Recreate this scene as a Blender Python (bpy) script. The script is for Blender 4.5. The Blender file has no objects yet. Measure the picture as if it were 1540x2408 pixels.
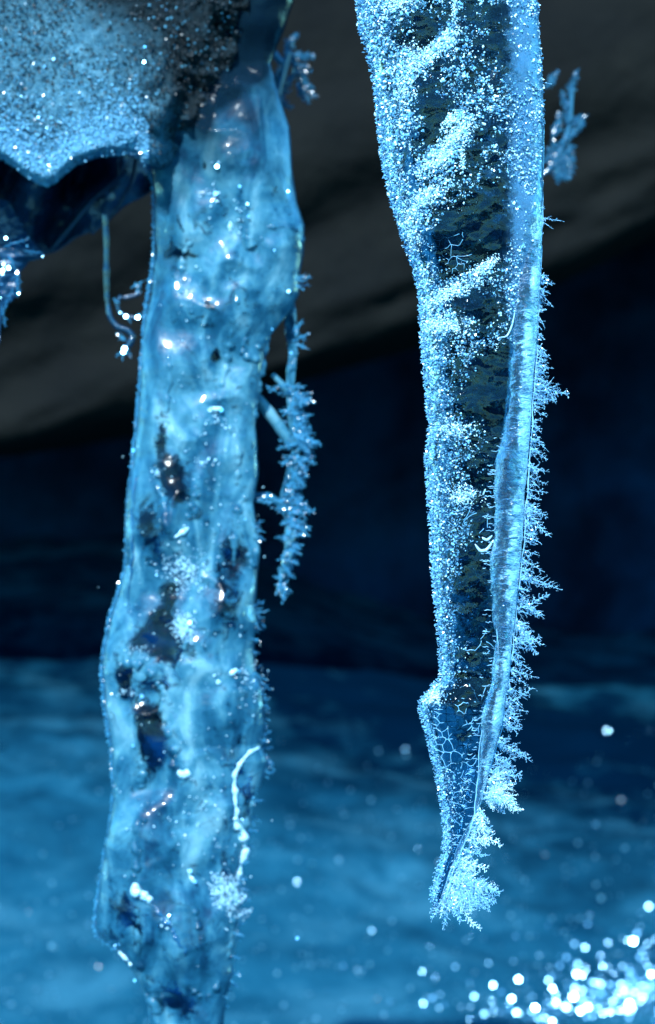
import bpy, math, random
import numpy as np
from mathutils import Vector
from mathutils.geometry import delaunay_2d_cdt
rng = np.random.default_rng(7)
random.seed(7)
SC = bpy.context.scene
COL = SC.collection

# ------------------------------------------------------------------ camera
D = 0.80                       # metres from the lens to the sharp icicle
K = 0.35 / 2407.5              # metres per photograph unit at that distance
cam = bpy.data.cameras.new('camera')
camo = bpy.data.objects.new('camera', cam)
COL.objects.link(camo)
camo.location = (0, -D, 0)
camo.rotation_euler = (math.radians(90), 0, 0)
cam.sensor_fit = 'VERTICAL'
cam.sensor_height = 36
cam.lens = 36 * D / 0.35
cam.clip_start = 0.02
cam.clip_end = 60
cam.dof.use_dof = True
cam.dof.focus_distance = D - 0.008
cam.dof.aperture_fstop = cam.lens / 5.2
SC.camera = camo

# ------------------------------------------------------------------ light
TO_SUN = Vector((-0.22, -0.82, 0.64)).normalized()
EL = math.asin(TO_SUN.z)
w = bpy.data.worlds.new('World')
SC.world = w
w.use_nodes = True
nt = w.node_tree
sky = nt.nodes.new('ShaderNodeTexSky')
sky.sky_type = 'NISHITA'
sky.sun_disc = False
sky.ozone_density = 8.0
sky.dust_density = 0.0
sky.air_density = 1.2
sky.sun_elevation = EL
sky.sun_rotation = math.atan2(TO_SUN.x, TO_SUN.y)
bg = nt.nodes['Background']
bg.inputs['Strength'].default_value = 0.15
cold = nt.nodes.new('ShaderNodeMix')
cold.data_type = 'RGBA'
cold.blend_type = 'MULTIPLY'
cold.inputs[0].default_value = 1
cold.inputs[7].default_value = (.34, .98, 1.08, 1)     # cold white balance of the photograph
nt.links.new(sky.outputs[0], cold.inputs[6])
nt.links.new(cold.outputs[2], bg.inputs[0])
sun = bpy.data.lights.new('sun', 'SUN')
sun.energy = 3.9
sun.angle = math.radians(1.0)
sun.color = (0.78, 0.92, 1.0)
suno = bpy.data.objects.new('sun', sun)
COL.objects.link(suno)
suno.rotation_euler = TO_SUN.to_track_quat('Z', 'Y').to_euler()
vs = SC.view_settings
vs.view_transform = 'Standard'
vs.look = 'None'
vs.exposure = 1.55
vs.gamma = 1
SC.cycles.use_denoising = True
SC.cycles.caustics_reflective = False
SC.cycles.caustics_refractive = False
SC.cycles.sample_clamp_indirect = 4
SC.cycles.sample_clamp_direct = 0
SC.cycles.max_bounces = 12
SC.cycles.transmission_bounces = 10
SC.cycles.transparent_max_bounces = 12
SC.cycles.diffuse_bounces = 3
SC.cycles.glossy_bounces = 4

# ------------------------------------------------------------------ helpers
def P(px, py, y=0.0):
    f = (D + y) / D
    return np.array([(px - 770) * K * f, y, (1203.7 - py) * K * f])

def PP(px, py, y):
    px, py, y = np.broadcast_arrays(np.asarray(px, float), np.asarray(py, float), np.asarray(y, float))
    f = (D + y) / D
    return np.stack([(px - 770) * K * f, y, (1203.7 - py) * K * f], -1)

def interp(y, tab):
    t = np.array(tab, float)
    return np.interp(y, t[:, 0], t[:, 1])

def _h(ix, iy, iz, seed):
    n = (ix * 374761393 + iy * 668265263 + iz * 2147483647 + seed * 974634777) & 0xffffffff
    n = ((n ^ (n >> 13)) * 1274126177) & 0xffffffff
    n = (n ^ (n >> 16)) & 0xffffffff
    return n.astype(np.float64) / 0xffffffff * 2 - 1

def vnoise(p, seed=0):
    p = np.asarray(p, float)
    i = np.floor(p).astype(np.int64)
    f = p - i
    f = f * f * f * (f * (f * 6 - 15) + 10)
    out = 0
    for dx in (0, 1):
        wx = f[..., 0] if dx else 1 - f[..., 0]
        for dy in (0, 1):
            wy = f[..., 1] if dy else 1 - f[..., 1]
            for dz in (0, 1):
                wz = f[..., 2] if dz else 1 - f[..., 2]
                out = out + wx * wy * wz * _h(i[..., 0] + dx, i[..., 1] + dy, i[..., 2] + dz, seed)
    return out

def fbm(p, scale, octs=4, seed=0, gain=0.5):
    p = np.asarray(p, float) * scale
    a, s, t = 1.0, 0, 0
    for o in range(octs):
        s = s + a * vnoise(p + 17.3 * o, seed + o)
        t += a
        a *= gain
        p = p * 2.03
    return s / t

def make_mesh(name, V, F, mat, parent=None, smooth=True, attrs=None):
    """V (n,3); F (m,3) or (m,4) integer array, or a list of such arrays"""
    V = np.asarray(V, np.float32)
    Fs = F if isinstance(F, list) else [F]
    me = bpy.data.meshes.new(name)
    me.vertices.add(len(V))
    me.vertices.foreach_set('co', V.ravel())
    loops = np.concatenate([f.ravel() for f in Fs]).astype(np.int32)
    tot = np.concatenate([np.full(len(f), f.shape[1], np.int32) for f in Fs])
    start = np.concatenate([[0], np.cumsum(tot)[:-1]]).astype(np.int32)
    me.loops.add(len(loops))
    me.loops.foreach_set('vertex_index', loops)
    me.polygons.add(len(tot))
    me.polygons.foreach_set('loop_start', start)
    me.polygons.foreach_set('loop_total', tot)
    me.polygons.foreach_set('use_smooth', np.full(len(tot), smooth, bool))
    me.update(calc_edges=True)
    me.validate()
    for k, a in (attrs or {}).items():
        at = me.attributes.new(k, 'FLOAT', 'POINT')
        at.data.foreach_set('value', np.asarray(a, np.float32).ravel())
    me.materials.append(mat)
    o = bpy.data.objects.new(name, me)
    COL.objects.link(o)
    if parent is not None:
        o.parent = parent
        o.matrix_parent_inverse = parent.matrix_world.inverted()
    return o

def thing(name, loc, label, cat, group=None):
    e = bpy.data.objects.new(name, None)
    COL.objects.link(e)
    e.location = tuple(loc)
    e.empty_display_size = 0.01
    e['label'] = label
    e['category'] = cat
    if group:
        e['group'] = group
    bpy.context.view_layer.update()
    return e

def tube(pts, rad, n=8, closed_ends=True):
    pts = np.asarray(pts, float)
    m = len(pts)
    rad = np.broadcast_to(np.asarray(rad, float), (m,))
    tan = np.gradient(pts, axis=0)
    tan /= np.linalg.norm(tan, axis=1)[:, None] + 1e-12
    ref = np.array([0.0, 1.0, 0.05])
    a = np.cross(tan, ref)
    a /= np.linalg.norm(a, axis=1)[:, None] + 1e-12
    b = np.cross(tan, a)
    th = np.linspace(0, 2 * math.pi, n, endpoint=False)
    V = pts[:, None] + rad[:, None, None] * (np.cos(th)[None, :, None] * a[:, None] + np.sin(th)[None, :, None] * b[:, None])
    V = V.reshape(-1, 3)
    i = np.arange(m - 1)[:, None] * n
    j = np.arange(n)[None]
    jn = (j + 1) % n
    Q = np.stack([i + j, i + jn, i + n + jn, i + n + j], -1).reshape(-1, 4)
    if closed_ends:
        V = np.vstack([V, pts[:1], pts[-1:]])
        j = np.arange(n)
        T = np.vstack([np.stack([np.full(n, m * n), (j + 1) % n, j], -1),
                       np.stack([np.full(n, m * n + 1), (m - 1) * n + j, (m - 1) * n + (j + 1) % n], -1)])
        return V, Q, T
    return V, Q, np.zeros((0, 3), int)

class Soup:
    def __init__(self):
        self.V, self.Q, self.T, self.n = [], [], [], 0
    def add(self, V, Q=None, T=None):
        self.V.append(V)
        if Q is not None and len(Q): self.Q.append(Q + self.n)
        if T is not None and len(T): self.T.append(T + self.n)
        self.n += len(V)
    def build(self, name, mat, parent=None, smooth=True):
        F = []
        if self.Q: F.append(np.vstack(self.Q))
        if self.T: F.append(np.vstack(self.T))
        return make_mesh(name, np.vstack(self.V), F, mat, parent, smooth)

def unit(v):
    return v / (np.linalg.norm(v, axis=-1, keepdims=True) + 1e-12)

OCT_T = np.array([[0, 2, 3], [0, 3, 4], [0, 4, 5], [0, 5, 2], [1, 3, 2], [1, 4, 3], [1, 5, 4], [1, 2, 5]])
def crystals(C, A, L, Wd, flat=None, r=rng):
    """faceted ice crystals: centres C, long axes A, half lengths L, half widths Wd, flattening"""
    C = np.asarray(C, float)
    n = len(C)
    A = unit(np.asarray(A, float))
    R = unit(np.cross(A, r.normal(size=(n, 3))))
    B = np.cross(A, R)
    L = np.broadcast_to(L, (n,))[:, None]
    Wd = np.broadcast_to(Wd, (n,))[:, None]
    fl = (r.uniform(0.25, 1.0, n) if flat is None else np.broadcast_to(flat, (n,)))[:, None]
    k = r.uniform(-0.35, 0.35, (n, 1)) * L
    V = np.stack([C + A * L, C - A * L, C + R * Wd + A * k, C + B * Wd * fl + A * k * .5,
                  C - R * Wd - A * k * .5, C - B * Wd * fl + A * k], 1)
    V = V + r.normal(size=V.shape) * (Wd[:, None] * 0.18)
    T = (np.arange(n)[:, None, None] * 6 + OCT_T[None]).reshape(-1, 3)
    return V.reshape(-1, 3), T

# ------------------------------------------------------------------ materials
def new_mat(name):
    m = bpy.data.materials.new(name)
    m.use_nodes = True
    t = m.node_tree
    return m, t, t.nodes['Principled BSDF'], t.nodes['Material Output']

def node(t, kind, **kw):
    n = t.nodes.new(kind)
    for k, v in kw.items():
        if k.startswith('i_'):
            n.inputs[int(k[2:])].default_value = v
        elif k.startswith('n_'):
            n.inputs[k[2:]].default_value = v
        else:
            setattr(n, k, v)
    return n

def ramp(t, src, stops):
    r = t.nodes.new('ShaderNodeValToRGB')
    el = r.color_ramp.elements
    while len(el) < len(stops): el.new(0.5)
    for e, (p, c) in zip(el, stops):
        e.position = p
        e.color = (c, c, c, 1) if isinstance(c, (int, float)) else (*c, 1)
    t.links.new(src, r.inputs[0])
    return r.outputs[0]

def noise(t, scale, detail=4, rough=.55, dist=0.0, vec=None):
    n = node(t, 'ShaderNodeTexNoise', n_Scale=scale, n_Detail=detail, n_Roughness=rough, n_Distortion=dist)
    if vec is None:
        g = node(t, 'ShaderNodeNewGeometry')
        vec = g.outputs['Position']
    t.links.new(vec, n.inputs['Vector'])
    return n.outputs['Fac']

def bump(t, h, strength, dist, normal=None):
    b = node(t, 'ShaderNodeBump', n_Strength=strength, n_Distance=dist)
    t.links.new(h, b.inputs['Height'])
    if normal: t.links.new(normal, b.inputs['Normal'])
    return b.outputs['Normal']

def attr(t, name):
    a = node(t, 'ShaderNodeAttribute', attribute_name=name)
    return a.outputs['Fac']

def math_(t, op, a, b=None, clamp=False):
    m = node(t, 'ShaderNodeMath', operation=op, use_clamp=clamp)
    for i, v in enumerate((a, b)):
        if v is None: continue
        if isinstance(v, (int, float)): m.inputs[i].default_value = v
        else: t.links.new(v, m.inputs[i])
    return m.outputs[0]

def mixsh(t, fac, a, b):
    m = t.nodes.new('ShaderNodeMixShader')
    if isinstance(fac, (int, float)): m.inputs[0].default_value = fac
    else: t.links.new(fac, m.inputs[0])
    t.links.new(a, m.inputs[1])
    t.links.new(b, m.inputs[2])
    return m.outputs[0]

def mat_crystal(name, col, rough=.22, trans=.3, glass=.0, coat=1):
    m, t, p, out = new_mat(name)
    p.inputs['Base Color'].default_value = (*col, 1)
    p.inputs['Roughness'].default_value = rough
    p.inputs['IOR'].default_value = 1.5
    p.inputs['Coat Weight'].default_value = coat
    p.inputs['Coat Roughness'].default_value = .16
    p.inputs['Transmission Weight'].default_value = glass
    tr = node(t, 'ShaderNodeBsdfTranslucent')
    tr.inputs['Color'].default_value = (*col, 1)
    t.links.new(mixsh(t, trans, p.outputs[0], tr.outputs[0]), out.inputs[0])
    return m

M_CRYS = mat_crystal('frost_crystal', (.24, .65, .96), rough=.3, glass=.35, trans=.2)
M_EDGE = mat_crystal('frost_edge_crystal', (.26, .66, .96), glass=.3, trans=.25)
M_FEATH = mat_crystal('frost_feather_crystal', (.34, .72, .97), rough=.3, glass=.25)
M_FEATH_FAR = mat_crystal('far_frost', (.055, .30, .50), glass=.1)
M_CLEAR = mat_crystal('clear_crystal', (.30, .72, .98), rough=.08, trans=.05, glass=.92)
M_WHITE = mat_crystal('white_crystal', (.62, .90, .99), rough=.25, trans=.2, glass=0)
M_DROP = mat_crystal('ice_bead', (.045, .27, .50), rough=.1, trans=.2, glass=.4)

def mat_hero():
    """clear ice; attribute frost = thin rime film on it"""
    m, t, p, out = new_mat('clear_ice')
    p.inputs['Base Color'].default_value = (.14, .40, .62, 1)
    p.inputs['Transmission Weight'].default_value = 1
    p.inputs['Roughness'].default_value = .02
    p.inputs['IOR'].default_value = 1.31
    h = noise(t, 420, 4, .6, .8)
    h2 = noise(t, 90, 3, .5, .4)
    n1 = bump(t, h, .2, .0005)
    n2 = bump(t, h2, .5, .003, n1)
    t.links.new(n2, p.inputs['Normal'])
    f = node(t, 'ShaderNodeBsdfPrincipled')
    f.inputs['Base Color'].default_value = (.02, .17, .34, 1)
    f.inputs['Roughness'].default_value = .38
    f.inputs['Transmission Weight'].default_value = .25
    hh = noise(t, 2600, 3, .7)
    t.links.new(bump(t, hh, .9, .0007), f.inputs['Normal'])
    g = noise(t, 900, 4, .65, .5)
    fa = math_(t, 'ADD', attr(t, 'frost'), math_(t, 'MULTIPLY', math_(t, 'SUBTRACT', g, .5), 1.1))
    fac = ramp(t, fa, [(.38, 0), (.95, .9)])
    t.links.new(mixsh(t, fac, p.outputs[0], f.outputs[0]), out.inputs[0])
    return m
M_CORE = mat_hero()

def mat_ridge():
    m, t, p, out = new_mat('milky_smooth_ice')
    p.inputs['Base Color'].default_value = (.22, .66, .96, 1)
    p.inputs['Transmission Weight'].default_value = 1
    p.inputs['Roughness'].default_value = .03
    p.inputs['IOR'].default_value = 1.31
    g = node(t, 'ShaderNodeNewGeometry')
    mp = node(t, 'ShaderNodeMapping')
    mp.inputs['Scale'].default_value = (.8, .8, 1.5)
    t.links.new(g.outputs['Position'], mp.inputs['Vector'])
    h = noise(t, 230, 5, .6, 1.8, mp.outputs[0])
    nn = bump(t, h, .7, .0018)
    t.links.new(nn, p.inputs['Normal'])
    f = node(t, 'ShaderNodeBsdfPrincipled')
    f.inputs['Base Color'].default_value = (.17, .42, .60, 1)
    f.inputs['Roughness'].default_value = .18
    f.inputs['Coat Weight'].default_value = .5
    f.inputs['Subsurface Weight'].default_value = .0
    t.links.new(nn, f.inputs['Normal'])
    a = math_(t, 'ADD', attr(t, 'milk'), math_(t, 'MULTIPLY', math_(t, 'SUBTRACT', noise(t, 260, 4, .65, 1.6, mp.outputs[0]), .5), 2.2))
    fac = ramp(t, a, [(.2, .05), (.8, .9)])
    t.links.new(mixsh(t, fac, p.outputs[0], f.outputs[0]), out.inputs[0])
    return m
M_RIDGE = mat_ridge()

def mat_milky():
    """cloudy ice of the left icicle; clear = windows of clear ice, stain = dark blue tone, murky ice with shade painted in"""
    m, t, p, out = new_mat('cloudy_ice')
    p.inputs['Base Color'].default_value = (.025, .24, .55, 1)
    p.inputs['Transmission Weight'].default_value = 1
    p.inputs['Roughness'].default_value = .16
    p.inputs['IOR'].default_value = 1.31
    f = node(t, 'ShaderNodeBsdfPrincipled')
    f.inputs['Roughness'].default_value = .45
    f.inputs['IOR'].default_value = 1.31
    f.inputs['Coat Weight'].default_value = .06
    f.inputs['Coat Roughness'].default_value = .07
    gg = node(t, 'ShaderNodeNewGeometry')
    mpp = node(t, 'ShaderNodeMapping')
    mpp.inputs['Scale'].default_value = (1, 1, .45)
    t.links.new(gg.outputs['Position'], mpp.inputs['Vector'])
    c1 = noise(t, 62, 5, .56, .9, mpp.outputs[0])
    c2 = noise(t, 260, 5, .6, .8)
    cl = math_(t, 'ADD', math_(t, 'MULTIPLY', c1, .84), math_(t, 'MULTIPLY', c2, .16))
    col = ramp(t, cl, [(.36, (.002, .038, .085)), (.44, (.008, .085, .155)), (.50, (.022, .135, .22)), (.56, (.05, .20, .285)), (.66, (.14, .33, .41))])
    # murky ice and painted shade
    mx = node(t, 'ShaderNodeMix', data_type='RGBA')
    t.links.new(attr(t, 'stain_shade'), mx.inputs[0])
    t.links.new(col, mx.inputs[6])
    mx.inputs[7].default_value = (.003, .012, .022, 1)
    t.links.new(mx.outputs[2], f.inputs['Base Color'])
    h = noise(t, 110, 4, .5, 1.6)
    nn = bump(t, h, .3, .002)
    t.links.new(nn, f.inputs['Normal'])
    t.links.new(nn, p.inputs['Normal'])
    sp = math_(t, 'MULTIPLY', math_(t, 'SUBTRACT', 1.0, attr(t, 'stain_shade')), .5, True)
    t.links.new(sp, f.inputs['Specular IOR Level'])
    t.links.new(math_(t, 'MULTIPLY', sp, .9), f.inputs['Coat Weight'])
    tr = node(t, 'ShaderNodeBsdfTranslucent')
    t.links.new(mx.outputs[2], tr.inputs['Color'])
    milk = mixsh(t, .25, f.outputs[0], tr.outputs[0])
    c = math_(t, 'ADD', attr(t, 'clear'), math_(t, 'MULTIPLY', math_(t, 'SUBTRACT', noise(t, 130, 6, .65, 1.6), .5), 2.2))
    fac = ramp(t, c, [(.30, .12), (.66, 1)])
    t.links.new(mixsh(t, fac, milk, p.outputs[0]), out.inputs[0])
    return m
M_MILKY = mat_milky()

def mat_lump():
    m, t, p, out = new_mat('granular_ice')
    c = noise(t, 260, 6, .7, .6)
    col = ramp(t, c, [(.3, (.025, .10, .16)), (.5, (.06, .18, .25)), (.72, (.16, .34, .43))])
    mx = node(t, 'ShaderNodeMix', data_type='RGBA')
    st = math_(t, 'ADD', attr(t, 'stain_shade'), math_(t, 'MULTIPLY', math_(t, 'SUBTRACT', noise(t, 60, 4, .6, .5), .5), .7), True)
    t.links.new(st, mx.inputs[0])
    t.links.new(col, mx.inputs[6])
    mx.inputs[7].default_value = (.008, .015, .019, 1)  # dark end of the ledge colour: dirt together with painted shade
    t.links.new(mx.outputs[2], p.inputs['Base Color'])
    p.inputs['Specular IOR Level'].default_value = .15
    p.inputs['Roughness'].default_value = .4
    t.links.new(bump(t, noise(t, 700, 5, .7, .3), .9, .0022), p.inputs['Normal'])
    tr = node(t, 'ShaderNodeBsdfTranslucent')
    t.links.new(mx.outputs[2], tr.inputs['Color'])
    t.links.new(mixsh(t, .2, p.outputs[0], tr.outputs[0]), out.inputs[0])
    return m
M_LUMP = mat_lump()

def mat_plain(name, stops, scale, rough=.8, bs=.5, bd=.02, detail=5, dist=.3, bscale=None, coat=0, far_shade=False, spec=.5):
    m, t, p, out = new_mat(name)
    c = noise(t, scale, detail, .6, dist)
    col = ramp(t, c, stops)
    if far_shade:
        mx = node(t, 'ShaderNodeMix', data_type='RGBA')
        sn = math_(t, 'ADD', attr(t, 'snow'), math_(t, 'MULTIPLY', math_(t, 'SUBTRACT', noise(t, 16, 6, .68, .4), .5), 1.5))  # far ground darkened: shade painted into the snow's colour
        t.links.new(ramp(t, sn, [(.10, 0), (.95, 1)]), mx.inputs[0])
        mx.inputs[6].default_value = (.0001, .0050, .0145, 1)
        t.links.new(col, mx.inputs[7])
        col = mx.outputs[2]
    t.links.new(col, p.inputs['Base Color'])
    p.inputs['Roughness'].default_value = rough
    p.inputs['Specular IOR Level'].default_value = spec
    p.inputs['Coat Weight'].default_value = coat
    t.links.new(bump(t, noise(t, bscale or scale * 2, detail, .6), bs, bd), p.inputs['Normal'])
    return m
M_ROCK = mat_plain('brown_grey_rock', [(.34, (.0028, .0032, .0033)), (.52, (.0040, .0043, .0040)), (.72, (.0060, .0061, .0054))], 9, .9, .6, .02, spec=.08)
M_DARK = mat_plain('shaded_dark_rock', [(.36, (.0003, .0045, .016)), (.64, (.0014, .020, .055))], 6, .9, .5, .03, spec=.08)  # the wall's deep shade is put into this dark navy
M_SNOW = mat_plain('blue_snow', [(.30, (.002, .030, .058)), (.5, (.006, .056, .095)), (.66, (.018, .092, .14))], 8, .8, .22, .02, detail=5, bscale=40, far_shade=True, spec=.0)
M_DRAPE = mat_plain('thin_dark_ice', [(.3, (.001, .012, .035)), (.7, (.004, .035, .09))], 60, .25, .5, .004)

# ------------------------------------------------------------------ setting
def grid(nx, nz):
    i, j = np.meshgrid(np.arange(nz - 1), np.arange(nx - 1), indexing='ij')
    a = (i * nx + j).ravel()
    return np.stack([a, a + 1, a + nx + 1, a + nx], -1)

# ground: snow that falls away towards the camera and banks up at the back
nx, ny = 420, 620
gx = np.linspace(-5.0, 5.0, nx)
gy = np.linspace(-9.0, 3.6, ny)
gy = np.where(gy < -3, gy, gy)
X, Y = np.meshgrid(gx, gy)
def ground_z(X, Y):
    z = -0.52 + 0.0 * X
    z = z + np.clip(Y - 0.9, 0, 9) * 0.13
    z = z + 0.17 * np.exp(-((X + .45) / .55) ** 2) * np.clip((Y - 1.3) / 1.5, 0, 1)
    q = np.stack([X, Y, 0 * X], -1)
    z = z + fbm(q, 2.2, 2, 5) * .035 + fbm(q, 14, 4, 9) * .016
    return z
V = np.stack([X, Y, ground_z(X, Y)], -1).reshape(-1, 3)
Yr = Y + .0 * X
shade_y = np.interp(X, [-1, -.3, 0, .3, .8], [2.25, 2.15, 2.0, 1.8, 1.78])
g = make_mesh('ground', V, grid(nx, ny), M_SNOW, attrs={'snow': np.clip(.5 + (shade_y - Y) / .8, -.25, 1.3) + np.clip((Y - 2.45) / .35, 0, 1) * .75})  # this attribute paints the far ground's fade into shade, lifted again at the back
g['kind'] = 'structure'

# dark rock wall behind
nx, nz = 120, 90
gx = np.linspace(-3.0, 3.0, nx); gz = np.linspace(-.8, 2.6, nz)
X, Z = np.meshgrid(gx, gz)
Yw = 3.15 + fbm(np.stack([X, Z, 0 * X], -1), 1.8, 5, 21) * .35 - (Z > .9) * 0 - np.clip(Z - .7, 0, 3) * .3
wl = make_mesh('rock_wall', np.stack([X, Yw, Z], -1).reshape(-1, 3), grid(nx, nz), M_DARK)
wl['kind'] = 'structure'

# slanting rock slab that fills the top of the view; its lower edge rises to the right
def slab():
    nu, nv = 220, 160
    U = np.linspace(-1.5, 1.7, nu)
    th = np.linspace(0, 2 * math.pi, nv, endpoint=False)
    y0 = 2.25
    f = (D + y0) / D
    tab = [(-400, 1120), (0, 1065), (300, 1010), (700, 880), (1000, 795), (1300, 665), (1540, 545), (2000, 330)]
    pxs = U / (K * f) + 770
    low = (1203.7 - np.interp(pxs, *np.array(tab, float).T)) * K * f
    Vs = []
    H, T = 1.5, 0.22
    for u, lo in zip(U, low):
        c = lo + H
        cy, cz = np.cos(th), np.sin(th)
        yy = y0 + T * np.sign(cy) * np.abs(cy) ** .12
        zz = c + H * np.sign(cz) * np.abs(cz) ** .2
        Vs.append(np.stack([np.full(nv, u), yy, zz], -1))
    V = np.vstack(Vs)
    V = V + (fbm(V * np.array([1, 1, 3]) - V[:, :1] * np.array([[0, 0, 1.2]]), 3, 5, 31)[:, None] * np.array([0, .05, .010]))
    i = np.arange(nu - 1)[:, None] * nv; j = np.arange(nv)[None]; jn = (j + 1) % nv
    Q = np.stack([i + j, i + nv + j, i + nv + jn, i + jn], -1).reshape(-1, 4)
    o = make_mesh('rock_slab', V, Q, M_ROCK)
    o['kind'] = 'structure'
slab()

# ------------------------------------------------------------------ lofted ice body
def loft_v(tabL, tabR, y0, dratio, rows, nv, y_from, y_to, disp=None, power=1.0, lean=None):
    """closed body hung vertically: left and right outline as (py, px) tables"""
    py = np.linspace(y_from, y_to, rows)
    L = interp(py, tabL); R = interp(py, tabR)
    c = (L + R) / 2; hw = (R - L) / 2
    th = np.linspace(0, 2 * math.pi, nv, endpoint=False)
    ct, st = np.cos(th), np.sin(th)
    yc = y0 if lean is None else y0 + interp(py, lean)
    yc = np.broadcast_to(yc, py.shape)
    PX = c[:, None] + hw[:, None] * (np.sign(ct) * np.abs(ct) ** power)[None]
    dep = hw * K * dratio if np.isscalar(dratio) else hw * K * interp(py, dratio)
    YY = yc[:, None] - dep[:, None] * (np.sign(st) * np.abs(st) ** power)[None]
    f = (D + yc)[:, None] / D
    V = np.stack([(PX - 770) * K * f, YY, np.broadcast_to((1203.7 - py)[:, None] * K * f, PX.shape)], -1)
    N = np.stack([np.broadcast_to(ct, PX.shape), np.broadcast_to(-st, PX.shape), 0 * PX], -1)
    if disp is not None:
        V = V + N * np.array([.25, 1, 1]) * disp(V, PX, py[:, None] + 0 * PX)[..., None]
    i = np.arange(rows - 1)[:, None] * nv; j = np.arange(nv)[None]; jn = (j + 1) % nv
    Q = np.stack([i + j, i + nv + j, i + nv + jn, i + jn], -1).reshape(-1, 4)
    Vf = V.reshape(-1, 3)
    Vf = np.vstack([Vf, V[0].mean(0), V[-1].mean(0)])
    j = np.arange(nv); m = rows * nv
    T = np.vstack([np.stack([np.full(nv, m), j, (j + 1) % nv], -1),
                   np.stack([np.full(nv, m + 1), (rows - 1) * nv + (j + 1) % nv, (rows - 1) * nv + j], -1)])
    px_all = np.concatenate([PX.ravel(), [c[0], c[-1]]])
    py_all = np.concatenate([(py[:, None] + 0 * PX).ravel(), [py[0], py[-1]]])
    return Vf, [Q, T], px_all, py_all

def blob(px, py, cx, cy, rx, ry, rot=0.0):
    a = math.radians(rot)
    dx, dy = px - cx, py - cy
    u = dx * math.cos(a) + dy * math.sin(a)
    v = -dx * math.sin(a) + dy * math.cos(a)
    return np.exp(-((u / rx) ** 2 + (v / ry) ** 2))

# ------------------------------------------------------------------ 1. the sharp icicle
HL = [(-120, 838), (0, 845), (60, 850), (120, 868), (200, 886), (300, 895), (400, 907), (480, 928), (560, 952), (620, 974), (700, 992), (800, 996), (900, 1005), (1000, 1014), (1080, 1006), (1150, 1011), (1250, 1017), (1350, 1022), (1450, 1030), (1540, 1040), (1590, 1041), (1620, 1015), (1650, 990), (1680, 993), (1720, 1005), (1780, 1020), (1850, 1034), (1900, 1043), (1950, 1049), (2000, 1047), (2050, 1032), (2100, 1019), (2130, 1016), (2152, 1020)]
HR = [(-120, 1255), (0, 1263), (100, 1268), (200, 1276), (300, 1278), (400, 1277), (500, 1275), (600, 1270), (700, 1265), (800, 1260), (950, 1250), (1050, 1243), (1150, 1235), (1250, 1228), (1350, 1220), (1450, 1208), (1550, 1200), (1650, 1185), (1700, 1178), (1750, 1164), (1800, 1152), (1850, 1140), (1900, 1124), (1950, 1106), (2000, 1080), (2050, 1058), (2100, 1042), (2130, 1031), (2152, 1024)]
RB = [(230, 1274), (340, 1268), (420, 1259), (480, 1248), (560, 1228), (650, 1216), (750, 1206), (850, 1199), (991, 1188), (1107, 1167), (1314, 1156), (1430, 1158), (1547, 1163), (1604, 1155), (1663, 1136), (1748, 1121), (1845, 1117), (1906, 1109), (1954, 1096), (1990, 1079), (2039, 1062), (2088, 1047), (2125, 1036), (2150, 1024)]

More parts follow.
